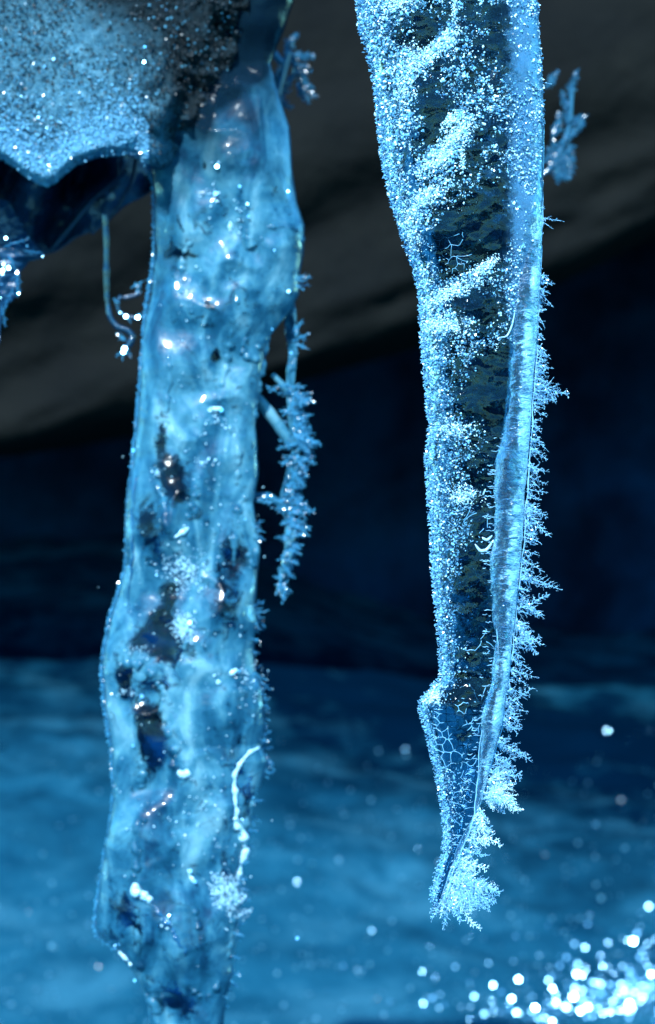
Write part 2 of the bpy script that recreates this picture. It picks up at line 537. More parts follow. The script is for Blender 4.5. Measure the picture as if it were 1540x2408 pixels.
def frost_density(px, py):
    L = interp(py, HL); R = interp(py, HR)
    u = (px - L) / (R - L)
    q = np.stack([px, py, 0 * px], -1)
    n1 = fbm(q, 1 / 55, 4, 3); n2 = fbm(q, 1 / 14, 3, 8) + .7 * fbm(q, 1 / 6, 2, 18)
    top = np.clip((860 - py) / 60, 0, 1)
    tip = np.clip((py - 1640) / 60, 0, 1)
    edge = np.exp(-np.clip(px - L, 0, 999) / np.interp(py, [0, 500, 900, 1500, 1900, 2100], [30, 34, 32, 24, 14, 12]))
    body_top = .50 + 1.0 * n1 + .7 * n2
    for cx, cy, rx, ry, rot, a in [
        (955, 200, 26, 95, 12, 1.0), (1005, 150, 52, 22, -38, .9), (1040, 120, 34, 16, -40, .7), (1070, 340, 55, 20, -40, 1.0), (1035, 385, 58, 24, -38, 1.1),
        (1060, 300, 40, 18, -35, .6), (990, 480, 60, 24, -38, .9), (965, 560, 22, 60, 0, .6), (950, 30, 60, 20, 0, .5),
        (1060, 690, 95, 26, -30, .8), (1040, 760, 80, 30, 0, .7), (1130, 640, 60, 18, -35, .6), (1150, 250, 60, 60, 0, .25),
        (905, 320, 30, 120, 0, .5),
        (1000, 85, 34, 55, 20, -1.2), (1090, 55, 30, 30, 0, -.7), (1100, 200, 14, 50, 20, -.6), (1010, 255, 30, 24, 0, -.5), (1000, 330, 50, 22, -50, -.9),
        (960, 390, 18, 50, 0, -.7), (1150, 460, 55, 60, 0, -.5), (1050, 560, 46, 60, 10, -1.4), (1150, 560, 50, 50, 0, -.9), (1175, 600, 30, 34, 0, -1.0),
        (1120, 740, 50, 18, -10, -.8), (1085, 420, 30, 30, 0, -.4), (1185, 320, 18, 120, 0, -.2)]:
        body_top = body_top + a * blob(px, py, cx, cy, rx, ry, rot)
    body_low = .52 + .7 * n1 + .5 * n2 - np.clip((u - .30) / .40, 0, 1.4) * .62
    for cx, cy, rx, ry, rot, a in [
        (1060, 1010, 70, 30, 0, .45), (1080, 1080, 50, 30, 0, .3), (1085, 1165, 45, 30, 0, .45), (1060, 880, 40, 40, 0, -.35), (1110, 930, 45, 55, 0, -.4), (1160, 870, 40, 60, 0, -1.0),
        (1160, 960, 30, 60, 0, -.8), (1060, 1330, 30, 120, 0, .15), (1140, 1400, 30, 120, 0, -.5), (1130, 1150, 30, 80, 0, -.4), (1055, 1720, 50, 75, 0, -1.0), (1090, 1560, 40, 90, 0, -.35),
        (1020, 1630, 30, 25, -20, .7), (1065, 1850, 40, 30, 0, .35), (1085, 1960, 20, 60, 0, -.7), (1130, 1250, 40, 60, 0, -.5)]:
        body_low = body_low + a * blob(px, py, cx, cy, rx, ry, rot)
    d = body_top * top + body_low * (1 - top)
    # right flank of the upper part: thin milky film with loose grains
    fl = np.clip((px - 1165) / 50, 0, 1) * np.clip((760 - py) / 100, 0, 1)
    d = d * (1 - fl) + fl * (.64 + .4 * n2)
    d = d + edge * 1.1
    rb = np.where(py > 300, interp(py, RB), 9999)
    d = np.where(px > rb + 2, np.minimum(d, .05), d)
    return np.clip(d, 0, 1.3)

root1 = thing('icicle', P(1060, 0, 0), 'sharp tapering icicle with sparkling frost crust and feathery crystals down its right edge', 'icicle')
def hero_disp(V, PX, PY):
    L = interp(PY, HL); R = interp(PY, HR)
    fade = np.clip((R - L) / 200, .1, 1)
    return (fbm(V, 60, 3, 11) * .0022 + fbm(V, 260, 3, 12) * .0006) * fade
Y1 = 0.018
DR1 = [(0, .55), (900, .7), (1700, .75), (2150, .9)]
V, F, px, py = loft_v(HL, HR, Y1, DR1, 620, 150, -120, 2152, hero_disp, .9)
fr = frost_density(px, py)
milk_right = np.clip((px - 1160) / 60, 0, 1) * np.clip((900 - py) / 200, 0, 1)
milk_right = milk_right + blob(px, py, 905, 40, 40, 70) * .6
fr2 = np.clip(fr * .34 + milk_right * .85, 0, 1)
make_mesh('ice_core', V, F, M_CORE, root1, True, {'frost': fr2})

def hero_front(px, py, back=False):
    L = interp(py, HL); R = interp(py, HR)
    s = np.clip((px - (L + R) / 2) / ((R - L) / 2), -1, 1)
    ct = np.sign(s) * np.abs(s) ** (1 / .9)
    st = np.sqrt(np.clip(1 - ct * ct, 0, 1)) ** .9
    dep = (R - L) / 2 * K * interp(py, DR1)
    sg = 1 if back else -1
    p = PP(px, py, Y1 + sg * dep * st)
    f0 = (D + Y1) / D
    p[..., 0] = (px - 770) * K * f0
    p[..., 2] = (1203.7 - py) * K * f0
    n = unit(np.stack([ct, sg * st / .6, 0 * ct], -1))
    return p, n

# smooth ridge running down the right side, its own ribs of ice
ridgeR = [(y, x + 1.5) for y, x in HR if y >= 200 and y < 2140] + [(2148, 1026)]
def ridge_disp(V, PX, PY):
    fade = np.clip((2150 - PY) / 500, .15, 1)
    q = V * np.array([1, 1, 2.0])
    return (fbm(V, 55, 3, 15) * .0030 + fbm(q, 300, 3, 16) * .0004) * fade
ridge_lean = [(240, .003), (420, -.001), (700, -.008), (1200, -.012), (1600, -.009), (1900, -.006), (2150, -.0022)]
RBn = [(y, float(np.interp(y, *np.array(RB).T)) + 12 * float(fbm(np.array([[y, 0, 0]]), 1 / 60, 3, 44)[0])) for y in range(240, 2149, 4)]
V, F, px, py = loft_v(RBn, ridgeR, Y1, .95, 560, 48, 240, 2148, ridge_disp, 1.0, ridge_lean)
Lb = interp(py, RB); Rb = interp(py, HR)
u = (px - Lb) / (Rb - Lb + 1e-6)
mk = -.12 + .72 * np.clip((u - .38) / .35, 0, 1) - .25 * blob(px, py, 1180, 1100, 40, 160) + .9 * fbm(np.stack([px, py * .5, 0 * px], -1), 1 / 30, 4, 4)
make_mesh('ice_ridge', V, F, M_RIDGE, root1, True, {'milk': mk})
# fine bright lips along both flanks of the ridge
s = Soup()
for tab, off, y_a, y_b, r, yy in ((RB, 3, 620, 2110, .00016, .000), (HR, -2, 150, 2090, .00018, .0)):
    ys = np.linspace(y_a, y_b, 300)
    xs = interp(ys, tab) + off + fbm(np.stack([ys, 0 * ys, 0 * ys], -1), 1 / 40, 3, int(off) + 5) * 4
    yc = Y1 + np.where(ys > 420, interp(ys, ridge_lean), .004) + (-.0015 if tab is RB else 0)
    pts = PP(xs, ys, Y1); pts[:, 1] = yc
    s.add(*tube(pts, r * (1 + .8 * fbm(pts, 300, 2, 2)), 6))
s.build('ridge_lip', M_FEATH, root1)

# frost crust: sample the density over the front
def scatter(n, y_a, y_b, thr=None, pw=1.6, seed=1, ymask=None):
    r = np.random.default_rng(seed)
    py = r.uniform(y_a, y_b, n)
    L = interp(py, HL); R = interp(py, HR)
    keep = r.uniform(0, 1, n) < (R - L) / 420
    py, L, R = py[keep], L[keep], R[keep]
    px = L + (R - L) * r.uniform(0, 1, len(py))
    d = frost_density(px, py)
    keep = r.uniform(0, 1, len(py)) < np.clip(d, 0, 1) ** pw
    return px[keep], py[keep], d[keep]
px, py, d = scatter(170000, -100, 2135, seed=2)
p, n = hero_front(px, py)
N = len(p)
r_ = rng
size = .84 * (.40 + 1.7 * r_.uniform(0, 1, N) ** 3) * (.00034 + .00018 * np.clip(d - .5, 0, .8)) * np.interp(py, [0, 900, 2100], [1.25, .95, .8])
ax = unit(n * .8 + r_.normal(size=(N, 3)) * .9)
p = p + n * (size * r_.uniform(.2, 1.0, N) + np.clip(d - .75, 0, .6) * .0018 * r_.uniform(0, 1, N))[:, None]
pick = r_.uniform(0, 1, N)
pick = np.where((pick > .70) & (py > 850) & (r_.uniform(0, 1, N) < .55), .6, pick)
for nm, mt, sel in (('frost_crust', M_CRYS, pick < .42), ('clear_grain', M_CLEAR, (pick >= .42) & (pick < .70)), ('white_grain', M_WHITE, pick >= .70)):
    V, T = crystals(p[sel], ax[sel], size[sel] * .95, size[sel] * .72)
    o = make_mesh(nm, V, T, mt, root1, False); o['kind'] = 'stuff'
print('crust', N)
PATCH = [(955, 200, 20, 60, 12, 900), (1005, 150, 40, 14, -38, 900), (1045, 118, 26, 10, -40, 500), (1068, 335, 38, 13, -40, 900), (1030, 388, 42, 15, -38, 1500), (1062, 300, 26, 12, -35, 500),
         (985, 490, 42, 13, -38, 1000), (962, 560, 13, 44, 0, 700), (930, 30, 30, 14, 0, 500), (1050, 700, 60, 13, -24, 900), (1030, 770, 60, 18, 0, 1200), (1130, 640, 34, 10, -35, 400), (1060, 1010, 44, 16, 0, 350), (1085, 1165, 30, 16, 0, 350), (1062, 40, 5, 40, 0, 150), (1082, 395, 5, 26, 0, 120), (1015, 1632, 18, 16, -20, 700)]
cs, ss = [], []
for cx, cy, rx, ry, rot, n_ in PATCH:
    a = rng.normal(0, .62, n_) * rx; b = rng.normal(0, .62, n_) * ry
    c_, s_ = math.cos(math.radians(rot)), math.sin(math.radians(rot))
    cs.append(np.stack([cx + a * c_ - b * s_, cy + a * s_ + b * c_], -1))
cs = np.concatenate(cs)
cs = cs[(cs[:, 0] > interp(cs[:, 1], HL) + 3)]
p, n = hero_front(cs[:, 0], cs[:, 1])
p = p + n * (rng.uniform(0, .0016, len(p)))[:, None]
S = (.5 + rng.uniform(0, 1, len(p)) ** 2) * .00036
V, T = crystals(p, rng.normal(size=p.shape), S, S * .75)
o = make_mesh('frost_patch', V, T, M_WHITE, root1, False); o['kind'] = 'stuff'
# back side, seen through the clear ice and from the side
px, py, d = scatter(26000, -100, 2120, seed=3)
p, n = hero_front(px, py, True)
N = len(p)
size = rng.uniform(.5, 1.2, N) * .0004
V, T = crystals(p + n * size[:, None] * .4, unit(n + rng.normal(size=(N, 3)) * .8), size * 1.1, size * .6)
o = make_mesh('rear_frost', V, T, M_CRYS, root1, False); o['kind'] = 'stuff'
# knobbly grains standing out along the left silhouette
N = 9500
py = rng.uniform(-110, 2120, N)
L = interp(py, HL)
off = rng.exponential(5.5, N) - 5
clump = fbm(np.stack([py, 0 * py, 0 * py], -1), 1 / 9, 3, 77) * 6
px = L - np.clip(off + clump, -8, 10) + 3
q = PP(px, py, Y1); q[:, 1] = Y1 + rng.normal(0, .0045, N)
size = rng.uniform(.5, 1.2, N) * .00050 * np.interp(py, [0, 900, 2100], [1.2, 1, .75])
V, T = crystals(q, unit(np.stack([-np.ones(N), rng.normal(0, .6, N), rng.normal(0, .7, N)], -1)), size * 1.35, size * .6)
o = make_mesh('edge_frost', V, T, M_EDGE, root1, False); o['kind'] = 'stuff'

# network of raised cell walls on the clear ice
def cell_net(x0, x1, y0, y1, step, keep, rad, soup, seed, mask=None):
    r = random.Random(seed)
    pts = []
    y = y0 - step
    while y < y1 + step:
        x = x0 - step
        while x < x1 + step:
            pts.append(Vector((x + r.uniform(-.6, .6) * step, y + r.uniform(-.6, .6) * step)))
            x += step
        y += step
    vo, _, fo, *_ = delaunay_2d_cdt(pts, [], [], 0, 1e-4)
    cc, em = [], {}
    for k, f in enumerate(fo):
        a, b, c = (vo[i] for i in f)
        dd = 2 * (a.x * (b.y - c.y) + b.x * (c.y - a.y) + c.x * (a.y - b.y))
        if abs(dd) < 1e-6: cc.append(None); continue
        ux = ((a.length_squared) * (b.y - c.y) + b.length_squared * (c.y - a.y) + c.length_squared * (a.y - b.y)) / dd
        uy = ((a.length_squared) * (c.x - b.x) + b.length_squared * (a.x - c.x) + c.length_squared * (b.x - a.x)) / dd
        cc.append((ux, uy))
        for i in range(3):
            em.setdefault(tuple(sorted((f[i], f[(i + 1) % 3]))), []).append(k)
    for fs in em.values():
        if len(fs) != 2: continue
        A, B = cc[fs[0]], cc[fs[1]]
        if not A or not B: continue
        A, B = np.array(A), np.array(B)
        ln = np.linalg.norm(A - B)
        if ln < 1.5 or ln > step * 2.2: continue
        M = (A + B) / 2
        if not (x0 < M[0] < x1 and y0 < M[1] < y1): continue
        Lm = np.interp(M[1], *np.array(HL).T); Rm = np.interp(M[1], *np.array(RB).T)
        if M[0] < Lm + 8 or M[0] > Rm - 2: continue
        if r.random() > keep or (mask and not mask(M, r)): continue
        tt = np.linspace(0, 1, 5)
        per = np.array([-(B - A)[1], (B - A)[0]]) / ln
        bow = np.array([0, .7, 1, .7, 0]) * r.uniform(-.1, .1) * ln
        q = A[None] * (1 - tt)[:, None] + B[None] * tt[:, None] + per[None] * bow[:, None] + np.array([[r.uniform(-.5, .5), r.uniform(-.5, .5)] if 0 < i < 4 else [0, 0] for i in range(5)])
        p3, n3 = hero_front(q[:, 0], q[:, 1])
        soup.add(*tube(p3 + n3 * rad * .5, rad * np.array([1.25, .85, .8, .85, 1.25]), 5))
s = Soup()
cell_net(1000, 1130, 1640, 1800, 19, 1, .00014, s, 1)
cell_net(1010, 1115, 1790, 1930, 20, .5, .00011, s, 2)
cell_net(1005, 1090, 560, 650, 17, .85, .00008, s, 3)
cell_net(1040, 1150, 1180, 1640, 22, .28, .00013, s, 5)
s.build('cell_wall', M_CRYS, root1)['kind'] = 'stuff'
# short level ripples where the clear window meets the ridge
s = Soup()
r = random.Random(5)
for k in range(190):
    y = r.uniform(1020, 2010)
    xb = float(np.interp(y, *np.array(RB).T))
    x0 = xb + r.uniform(-34, 4)
    ln = r.uniform(5, 22)
    q = np.array([[x0 + ln * i / 5, y + math.sin(i / 5 * 3.14) * r.uniform(-1.5, 2.5) + i * r.uniform(-.4, .4)] for i in range(6)])
    p3, n3 = hero_front(q[:, 0], q[:, 1])
    p3[:, 1] -= .0006
    s.add(*tube(p3, np.array([.3, 1, 1.2, 1.1, .8, .2]) * r.uniform(.00007, .00015), 5))
s.build('ripple', M_FEATH, root1)['kind'] = 'stuff'
s = Soup()
for k in range(420):
    y = r.uniform(560, 2060)
    a_, b_ = float(np.interp(y, *np.array(RBn).T)), float(np.interp(y, *np.array(HR).T))
    s0_, s1_ = sorted((r.uniform(-.95, .8), r.uniform(-.8, .95)))
    if s1_ - s0_ > .9: s1_ = s0_ + .9
    q = np.linspace(s0_, s1_, 7)
    ys = y + np.sin(q * r.uniform(1, 4) + r.uniform(0, 6)) * r.uniform(.5, 4) + q * r.uniform(-5, 5)
    xs = (a_ + b_) / 2 + (b_ - a_) / 2 * q
    p3 = PP(xs, ys, np.full(7, Y1))
    p3[:, 1] = Y1 + np.interp(ys, *np.array(ridge_lean).T) - (b_ - a_) / 2 * K * .95 * np.sqrt(1 - q * q) - .0001
    s.add(*tube(p3, np.array([.2, .8, 1, 1.1, 1, .8, .2]) * r.uniform(.00006, .00017), 5))
s.build('ridge_wrinkle', M_CLEAR, root1)['kind'] = 'stuff'
# long smooth highlights: rounded welts of clear ice in the dark window
def welt(pts, rad, name, mat, parent, y=None, front=True):
    q = np.array(pts, float)
    tt = np.linspace(0, len(q) - 1, 8 * len(q))
    xs = np.interp(tt, np.arange(len(q)), q[:, 0]); ys = np.interp(tt, np.arange(len(q)), q[:, 1])
    for _ in range(12):
        xs[1:-1] = (xs[:-2] + 2 * xs[1:-1] + xs[2:]) / 4; ys[1:-1] = (ys[:-2] + 2 * ys[1:-1] + ys[2:]) / 4
    p3, n3 = hero_front(xs, ys)
    prof = np.sin(np.linspace(.12, 3.02, len(xs))) ** .6
    s = Soup(); s.add(*tube(p3 + n3 * rad * .4, rad * prof, 12))
    return s.build(name, mat, parent)
M_WELT = mat_crystal('glassy_welt', (.5, .8, .97), rough=.08, trans=.2, glass=.3)
for pts, rad in (([(1128, 1412), (1122, 1440), (1113, 1462)], .00028), ([(1205, 735), (1198, 770), (1186, 798), (1165, 800)], .00032), ([(1199, 850), (1196, 885), (1192, 930)], .00026),
                 ([(1112, 1278), (1124, 1295), (1140, 1292), (1155, 1268)], .0006), ([(1128, 1262), (1140, 1270), (1152, 1258)], .0005), ([(1130, 1165), (1136, 1150)], .0003)):
    welt(pts, rad, 'ice_welt', M_WELT, root1)
# dark clear tip with a grain of grit
tp = P(1021, 2146, Y1)
V, T = crystals(tp[None] + np.zeros((3, 3)) + np.array([[0, 0, 0], [.0002, 0, .0002], [-.0002, 0, .0001]]), np.array([[0, 0, 1.]] * 3), np.full(3, .0005), np.full(3, .0004))
make_mesh('grit', V, T, M_ROCK, root1, False)

# ------------------------------------------------------------------ frost feathers
def feather_pts(o3, ang, L, r, tilt=None, dens=1.0, width=.5, s0=.00028):
    """a dendrite of hoar frost: returns crystal centres, axes, sizes. ang in degrees, 0 = right, -90 = down"""
    C, A, S = [], [], []
    tilt = r.gauss(0, .35) if tilt is None else tilt
    def branch(x, z, a, ln, lev):
        st = .00042 if lev else .0004
        n = max(2, int(ln / st))
        bend = r.gauss(0, .12) / n
        nxt = r.uniform(.0005, .0011)
        d = 0.0
        sd = r.choice((-1, 1))
        for k in range(n):
            t = k / n
            a += bend + r.gauss(0, .05)
            x += math.cos(a) * st; z += math.sin(a) * st; d += st
            sz = s0 * (1.35 - .35 * lev) * (1.0 - .45 * t) * r.uniform(.75, 1.25)
            C.append((x, z, r.gauss(0, .00018))); A.append((math.cos(a), math.sin(a))); S.append(sz)
            if r.random() < .5 * dens:
                C.append((x + r.gauss(0, .0003), z + r.gauss(0, .0003), r.gauss(0, .0004))); A.append((r.gauss(0, 1), r.gauss(0, 1))); S.append(sz * r.uniform(.6, 1.3))
            if lev < 3 and d > nxt:
                rem = ln - d
                bl = (rem * .55 + .12 * ln) * width * 1.6 * r.uniform(.35, 1.0) * (1 if lev == 0 else .75)
                if bl > .0008:
                    branch(x, z, a + sd * math.radians(r.uniform(38, 66)), bl, lev + 1)
                sd = -sd
                nxt = d + r.uniform(.0005, .0013) / dens
    branch(0, 0, math.radians(ang), L, 0)
    C, A, S = np.array(C), np.array(A), np.array(S)
    # fold the plane about the feather's own axis
    ca, sa = math.cos(math.radians(ang)), math.sin(math.radians(ang))
    u = C[:, 0] * ca + C[:, 1] * sa; v = -C[:, 0] * sa + C[:, 1] * ca
    y = v * math.sin(tilt) + C[:, 2]; v2 = v * math.cos(tilt)
    c3 = np.stack([u * ca - v2 * sa, y, u * sa + v2 * ca], -1) + np.asarray(o3)
    a3 = np.stack([A[:, 0], rng.normal(0, .35, len(A)), A[:, 1]], -1)
    return c3, a3, S

def feather(o3, ang, L, parent, mat, seed, name='frost_feather', **kw):
    r = random.Random(seed)
    c, a, s = feather_pts(o3, ang, L, r, **kw)
    V, T = crystals(c, a, s * 1.45, s * .55, r=np.random.default_rng(seed))
    return make_mesh(name, V, T, mat, parent, False)

def edge_pt(py, tab=HR, y=None, inset=3):
    x = float(np.interp(py, *np.array(tab).T)) - inset
    p = P(x, py, Y1)
    p[1] = Y1 + float(np.interp(py, *np.array(ridge_lean).T)) + (0 if y is None else y - Y1)
    return p
U = K * 1.02
FE = [  # root y, angle, length (photo units), density, width
    (186, -15, 44, .6, .35), (205, -70, 30, .6, .3), (238, -35, 22, .6, .3), (500, 65, 28, .6, .3), (513, 2, 52, .7, .35), (520, -60, 42, .7, .35), (545, -70, 26, .7, .3), (628, -20, 18, .8, .4),
    (655, -22, 30, .9, .5), (668, 12, 44, .9, .5), (672, -48, 60, 1.1, .45), (690, -60, 40, .9, .4), (738, -15, 22, .9, .5), (765, -40, 22, .9, .5), (790, -8, 24, .9, .5),
    (812, -30, 46, 1.0, .45), (836, -62, 44, 1.0, .5), (856, -5, 52, 1.0, .5), (876, -30, 66, 1.2, .5), (894, -58, 70, 1.3, .5), (905, -25, 84, 1.4, .5), (925, -12, 78, 1.5, .45), (938, -2, 64, 1.2, .4),
    (962, -20, 40, .9, .5), (985, -40, 50, 1, .5), (1003, -8, 58, 1, .5), (1030, -35, 66, 1.1, .5), (1052, -12, 60, 1.1, .5), (1080, -45, 60, 1.1, .5), (1098, -12, 62, 1.2, .45), (1120, -40, 58, 1.1, .5),
    (1150, -15, 42, 1, .5), (1180, -35, 60, 1.2, .5), (1196, -48, 88, 1.4, .5), (1215, -30, 80, 1.4, .5), (1238, -10, 60, 1.2, .5), (1262, -22, 50, 1, .5),
    (1290, -45, 52, 1.1, .5), (1308, -62, 66, 1.2, .5), (1332, -40, 76, 1.3, .5), (1350, -22, 86, 1.3, .45), (1378, -40, 62, 1.2, .5), (1405, -30, 74, 1.3, .5), (1428, -60, 80, 1.4, .5), (1446, -45, 100, 1.5, .5),
    (1462, -28, 82, 1.4, .5), (1490, -40, 86, 1.5, .5), (1512, -20, 74, 1.3, .45), (1535, -45, 58, 1.1, .5), (1568, -30, 66, 1.2, .5), (1590, -55, 60, 1.1, .5), (1612, -25, 56, 1.1, .5),
    (1625, -50, 80, 1.3, .5), (1648, -22, 66, 1.3, .5), (1672, -40, 60, 1.1, .5), (1700, -20, 46, 1.0, .5), (1722, -55, 60, 1.1, .5), (1742, -30, 80, 1.3, .5), (1765, -5, 66, 1.2, .45),
    (1795, 12, 86, 1.2, .45), (1808, -20, 80, 1.7, .6), (1824, -38, 92, 2.0, .6), (1840, -12, 84, 2.0, .6), (1856, -48, 100, 2.0, .6), (1870, -28, 98, 1.9, .55), (1888, -48, 92, 1.8, .5), (1860, -6, 76, 1.8, .5), (1900, -70, 60, 1.5, .5),
    (1925, -50, 66, 1.5, .55), (1942, -28, 72, 1.6, .55), (1958, -55, 62, 1.6, .55), (1972, -18, 80, 1.6, .5), (1990, -40, 70, 1.6, .5),
    (2008, -20, 66, 1.7, .6), (2020, -48, 78, 2.0, .6), (2034, -8, 92, 2.0, .6), (2046, -30, 110, 2.2, .6), (2058, -50, 100, 2.2, .6), (2066, -14, 106, 2.0, .6), (2076, -66, 84, 2.0, .6), (2084, -35, 112, 2.0, .6), (2056, -2, 98, 1.9, .5), (2092, -50, 96, 1.8, .5),
    (2070, -70, 140, 1.5, .35), (2100, -82, 100, 1.6, .3), (2110, -62, 90, 1.4, .4), (2112, -25, 88, 1.4, .45),
]
FR = random.Random(4)
for k, (ry, ang, ln, de, wd) in enumerate(FE):
    L = ln * U * FR.choice((.5, .7, .85, 1.0, 1.1, 1.2))
    ang = ang + FR.gauss(0, 20)
    feather(edge_pt(ry, inset=5 if ry < 2040 else -3), ang, L * 1.02, root1, M_WHITE if (ry > 1795 and k % 2) else M_FEATH, 100 + k, dens=de * 1.15, width=wd * FR.uniform(.7, 1.15), s0=.00025 + .00005 * (de > 1.3))
    if de >= 1.0:      # the fan is several crystals deep
        e = edge_pt(ry + 5, inset=4 if ry < 2040 else -3); e[1] += .0035
        feather(e, ang - 12, L * .8, root1, M_FEATH, 500 + k, dens=de * 1.1, width=wd, s0=.00026)
# fur of small needles all along that edge
C, A, S = [], [], []
r = random.Random(9)
for k in range(180):
    y = r.uniform(640, 2120)
    c, a, s_ = feather_pts(edge_pt(y, y=Y1 + r.gauss(0, .003), inset=3), r.uniform(-75, 25), r.uniform(8, 36) * U, r, dens=.9, width=.5, s0=.00026)
    C.append(c); A.append(a); S.append(s_)
C, A, S = map(np.concatenate, (C, A, S))
V, T = crystals(C, A, S * 1.3, S * .6)
make_mesh('edge_fur', V, T, M_FEATH, root1, False)['kind'] = 'stuff'

# ------------------------------------------------------------------ 2. the thick cloudy icicle behind, left
Y2 = 0.25
LL = [(-140, 400), (0, 410), (200, 400), (330, 340), (380, 346), (420, 356), (460, 362), (600, 362), (660, 354), (740, 342), (830, 334), (950, 326), (1050, 316), (1150, 304), (1250, 299), (1330, 296), (1400, 276), (1450, 258), (1530, 244), (1590, 240), (1660, 246), (1760, 262), (1850, 268), (1920, 262), (2000, 248), (2080, 235), (2130, 226), (2180, 223), (2200, 232), (2222, 262), (2255, 290), (2290, 320), (2340, 345), (2407, 352), (2600, 380)]
LR = [(-140, 700), (0, 690), (150, 640), (240, 664), (300, 682), (400, 688), (480, 700), (530, 714), (590, 712), (650, 702), (690, 702), (720, 690), (760, 660), (790, 637), (860, 622), (940, 606), (1000, 602), (1060, 608), (1120, 606), (1180, 596), (1230, 604), (1290, 615), (1350, 608), (1420, 600), (1460, 606), (1500, 600), (1580, 600), (1620, 616), (1700, 622), (1750, 614), (1790, 630), (1820, 626), (1880, 606), (1950, 590), (2010, 574), (2070, 560), (2120, 566), (2180, 554), (2250, 549), (2300, 544), (2340, 530), (2407, 522), (2600, 500)]
root2 = thing('icicle', P(520, 250, Y2), 'thick cloudy blue icicle with dark clear hollows hanging below the granular ice ledge', 'icicle')
def left_disp(V, PX, PY):
    return fbm(V, 26, 3, 51, .4) * .009 + np.abs(fbm(V, 50, 2, 52, .4)) * -.004 + fbm(V, 120, 2, 53) * .0004
V, F, px, py = loft_v(LL, LR, Y2, .62, 700, 260, -140, 2560, left_disp, .85)
q = np.stack([px, py, 0 * px], -1)
cl = .16 + .25 * fbm(q, 1 / 70, 4, 61)
for cx, cy, rx, ry, rot, a in [
    (385, 1040, 16, 60, 0, .75), (405, 1110, 34, 40, 20, .9), (425, 1150, 26, 34, 0, .8), (350, 1215, 22, 45, 0, .7), (372, 1290, 26, 50, 0, .5), (400, 1400, 24, 46, 10, .9), (350, 1500, 46, 28, -20, .9), (390, 1510, 34, 40, 0, 1.2), (375, 1460, 30, 26, 0, .9),
    (292, 1590, 20, 36, 0, 1.2), (296, 1630, 18, 16, 0, .8), (375, 1605, 34, 16, 0, .8), (350, 1680, 30, 36, 0, .9), (362, 1740, 30, 52, 0, 1.0), (300, 2140, 34, 50, 10, .6), (262, 2200, 22, 14, 30, .9), (330, 2190, 10, 50, 0, .6),
    (560, 1830, 12, 60, 0, .3), (590, 1870, 14, 40, 0, .6), (410, 2340, 30, 26, 0, .8), (450, 2360, 24, 20, 0, .5), (510, 840, 9, 16, 0, 1.2), (548, 1330, 40, 40, 0, .5), (560, 1300, 30, 30, 0, .4), (490, 720, 20, 12, 30, .5), (520, 1400, 20, 60, 0, .4),
    (430, 600, 24, 14, 0, .5), (484, 400, 8, 20, -10, 1.2), (530, 2050, 10, 50, 0, .5), (555, 1420, 18, 50, 0, .5)]:
    cl = cl + a * blob(px, py, cx, cy, rx, ry, rot)
for cx, cy, rx, ry, rot, a in [(345, 800, 26, 300, 0, -.4), (300, 1380, 20, 90, 0, -.3), (285, 1800, 24, 200, 0, -.3), (490, 1060, 50, 90, 0, -.4), (440, 1230, 26, 30, 0, -.4), (445, 1430, 26, 50, 0, -.5), (470, 1650, 60, 60, 0, -.2)]:
    cl = cl + a * blob(px, py, cx, cy, rx, ry, rot)
st = np.clip((520 - py + 120 * fbm(q, 1 / 60, 3, 71) + (px > 560) * 0 - np.clip(px - 520, 0, 200) * .8 - np.clip(400 - px, 0, 100)) / 260, 0, 1)  # column darkens upward: murky ice plus painted shade
make_mesh('ice_body', V, F, M_MILKY, root2, True, {'clear': np.clip(cl - st, -1, 1), 'stain_shade': st})

def left_front(px, py, lift=0.0):
    px = np.asarray(px, float); py = np.asarray(py, float)
    L = interp(py, LL); R = interp(py, LR)
    s = np.clip((px - (L + R) / 2) / ((R - L) / 2), -.999, .999)
    ct = np.sign(s) * np.abs(s) ** (1 / .85)
    stt = np.sqrt(1 - ct * ct) ** .85
    dep = (R - L) / 2 * K * .62
    p = PP(px, py, np.full(px.shape, Y2))
    nrm = unit(np.stack([ct, -stt, 0 * ct], -1))
    p[..., 1] = Y2 - dep * stt
    base = p + nrm * np.array([.25, 1, 1]) * left_disp(p, px, py)[..., None]
    return base + nrm * lift, nrm

M_HILITE_FROST = mat_crystal('highlight_frost_ice', (.50, .78, .90), rough=.2, trans=.3)  # near-white tubes paint highlights on the face; frost grains share the colour
M_FOLD = mat_crystal('milky_fold', (.02, .16, .34), rough=.16, trans=.3, glass=.45)
def face_tube(pts, rad, name, mat, parent, lift=0.0, prof=None):
    q = np.array(pts, float)
    tt = np.linspace(0, len(q) - 1, 7 * len(q))
    # smooth path
    xs = np.interp(tt, np.arange(len(q)), q[:, 0]); ys = np.interp(tt, np.arange(len(q)), q[:, 1])
    for _ in range(3):
        xs[1:-1] = (xs[:-2] + 2 * xs[1:-1] + xs[2:]) / 4; ys[1:-1] = (ys[:-2] + 2 * ys[1:-1] + ys[2:]) / 4
    p3, n3 = left_front(xs, ys, lift)
    pr = np.sin(np.linspace(.25, 2.9, len(xs))) ** .5
    pr = pr * np.clip(1 + 1.5 * fbm(p3, 420, 3, 5), .15, 2)
    p3 = p3 + fbm(p3, 300, 2, 6)[:, None] * np.array([.0012, 0, .0006])
    s = Soup(); s.add(*tube(p3, rad * pr, 12))
    return s.build(name, mat, parent)
face_tube([(607, 1756), (590, 1764), (575, 1780), (562, 1800), (558, 1850), (556, 1890), (560, 1915), (566, 1930)], .00095, 'highlight_ridge', M_HILITE_FROST, root2)
face_tube([(556, 1915), (562, 1935), (574, 1945), (580, 1975), (578, 2010), (566, 2050), (562, 2070)], .0015, 'highlight_ridge', M_HILITE_FROST, root2)
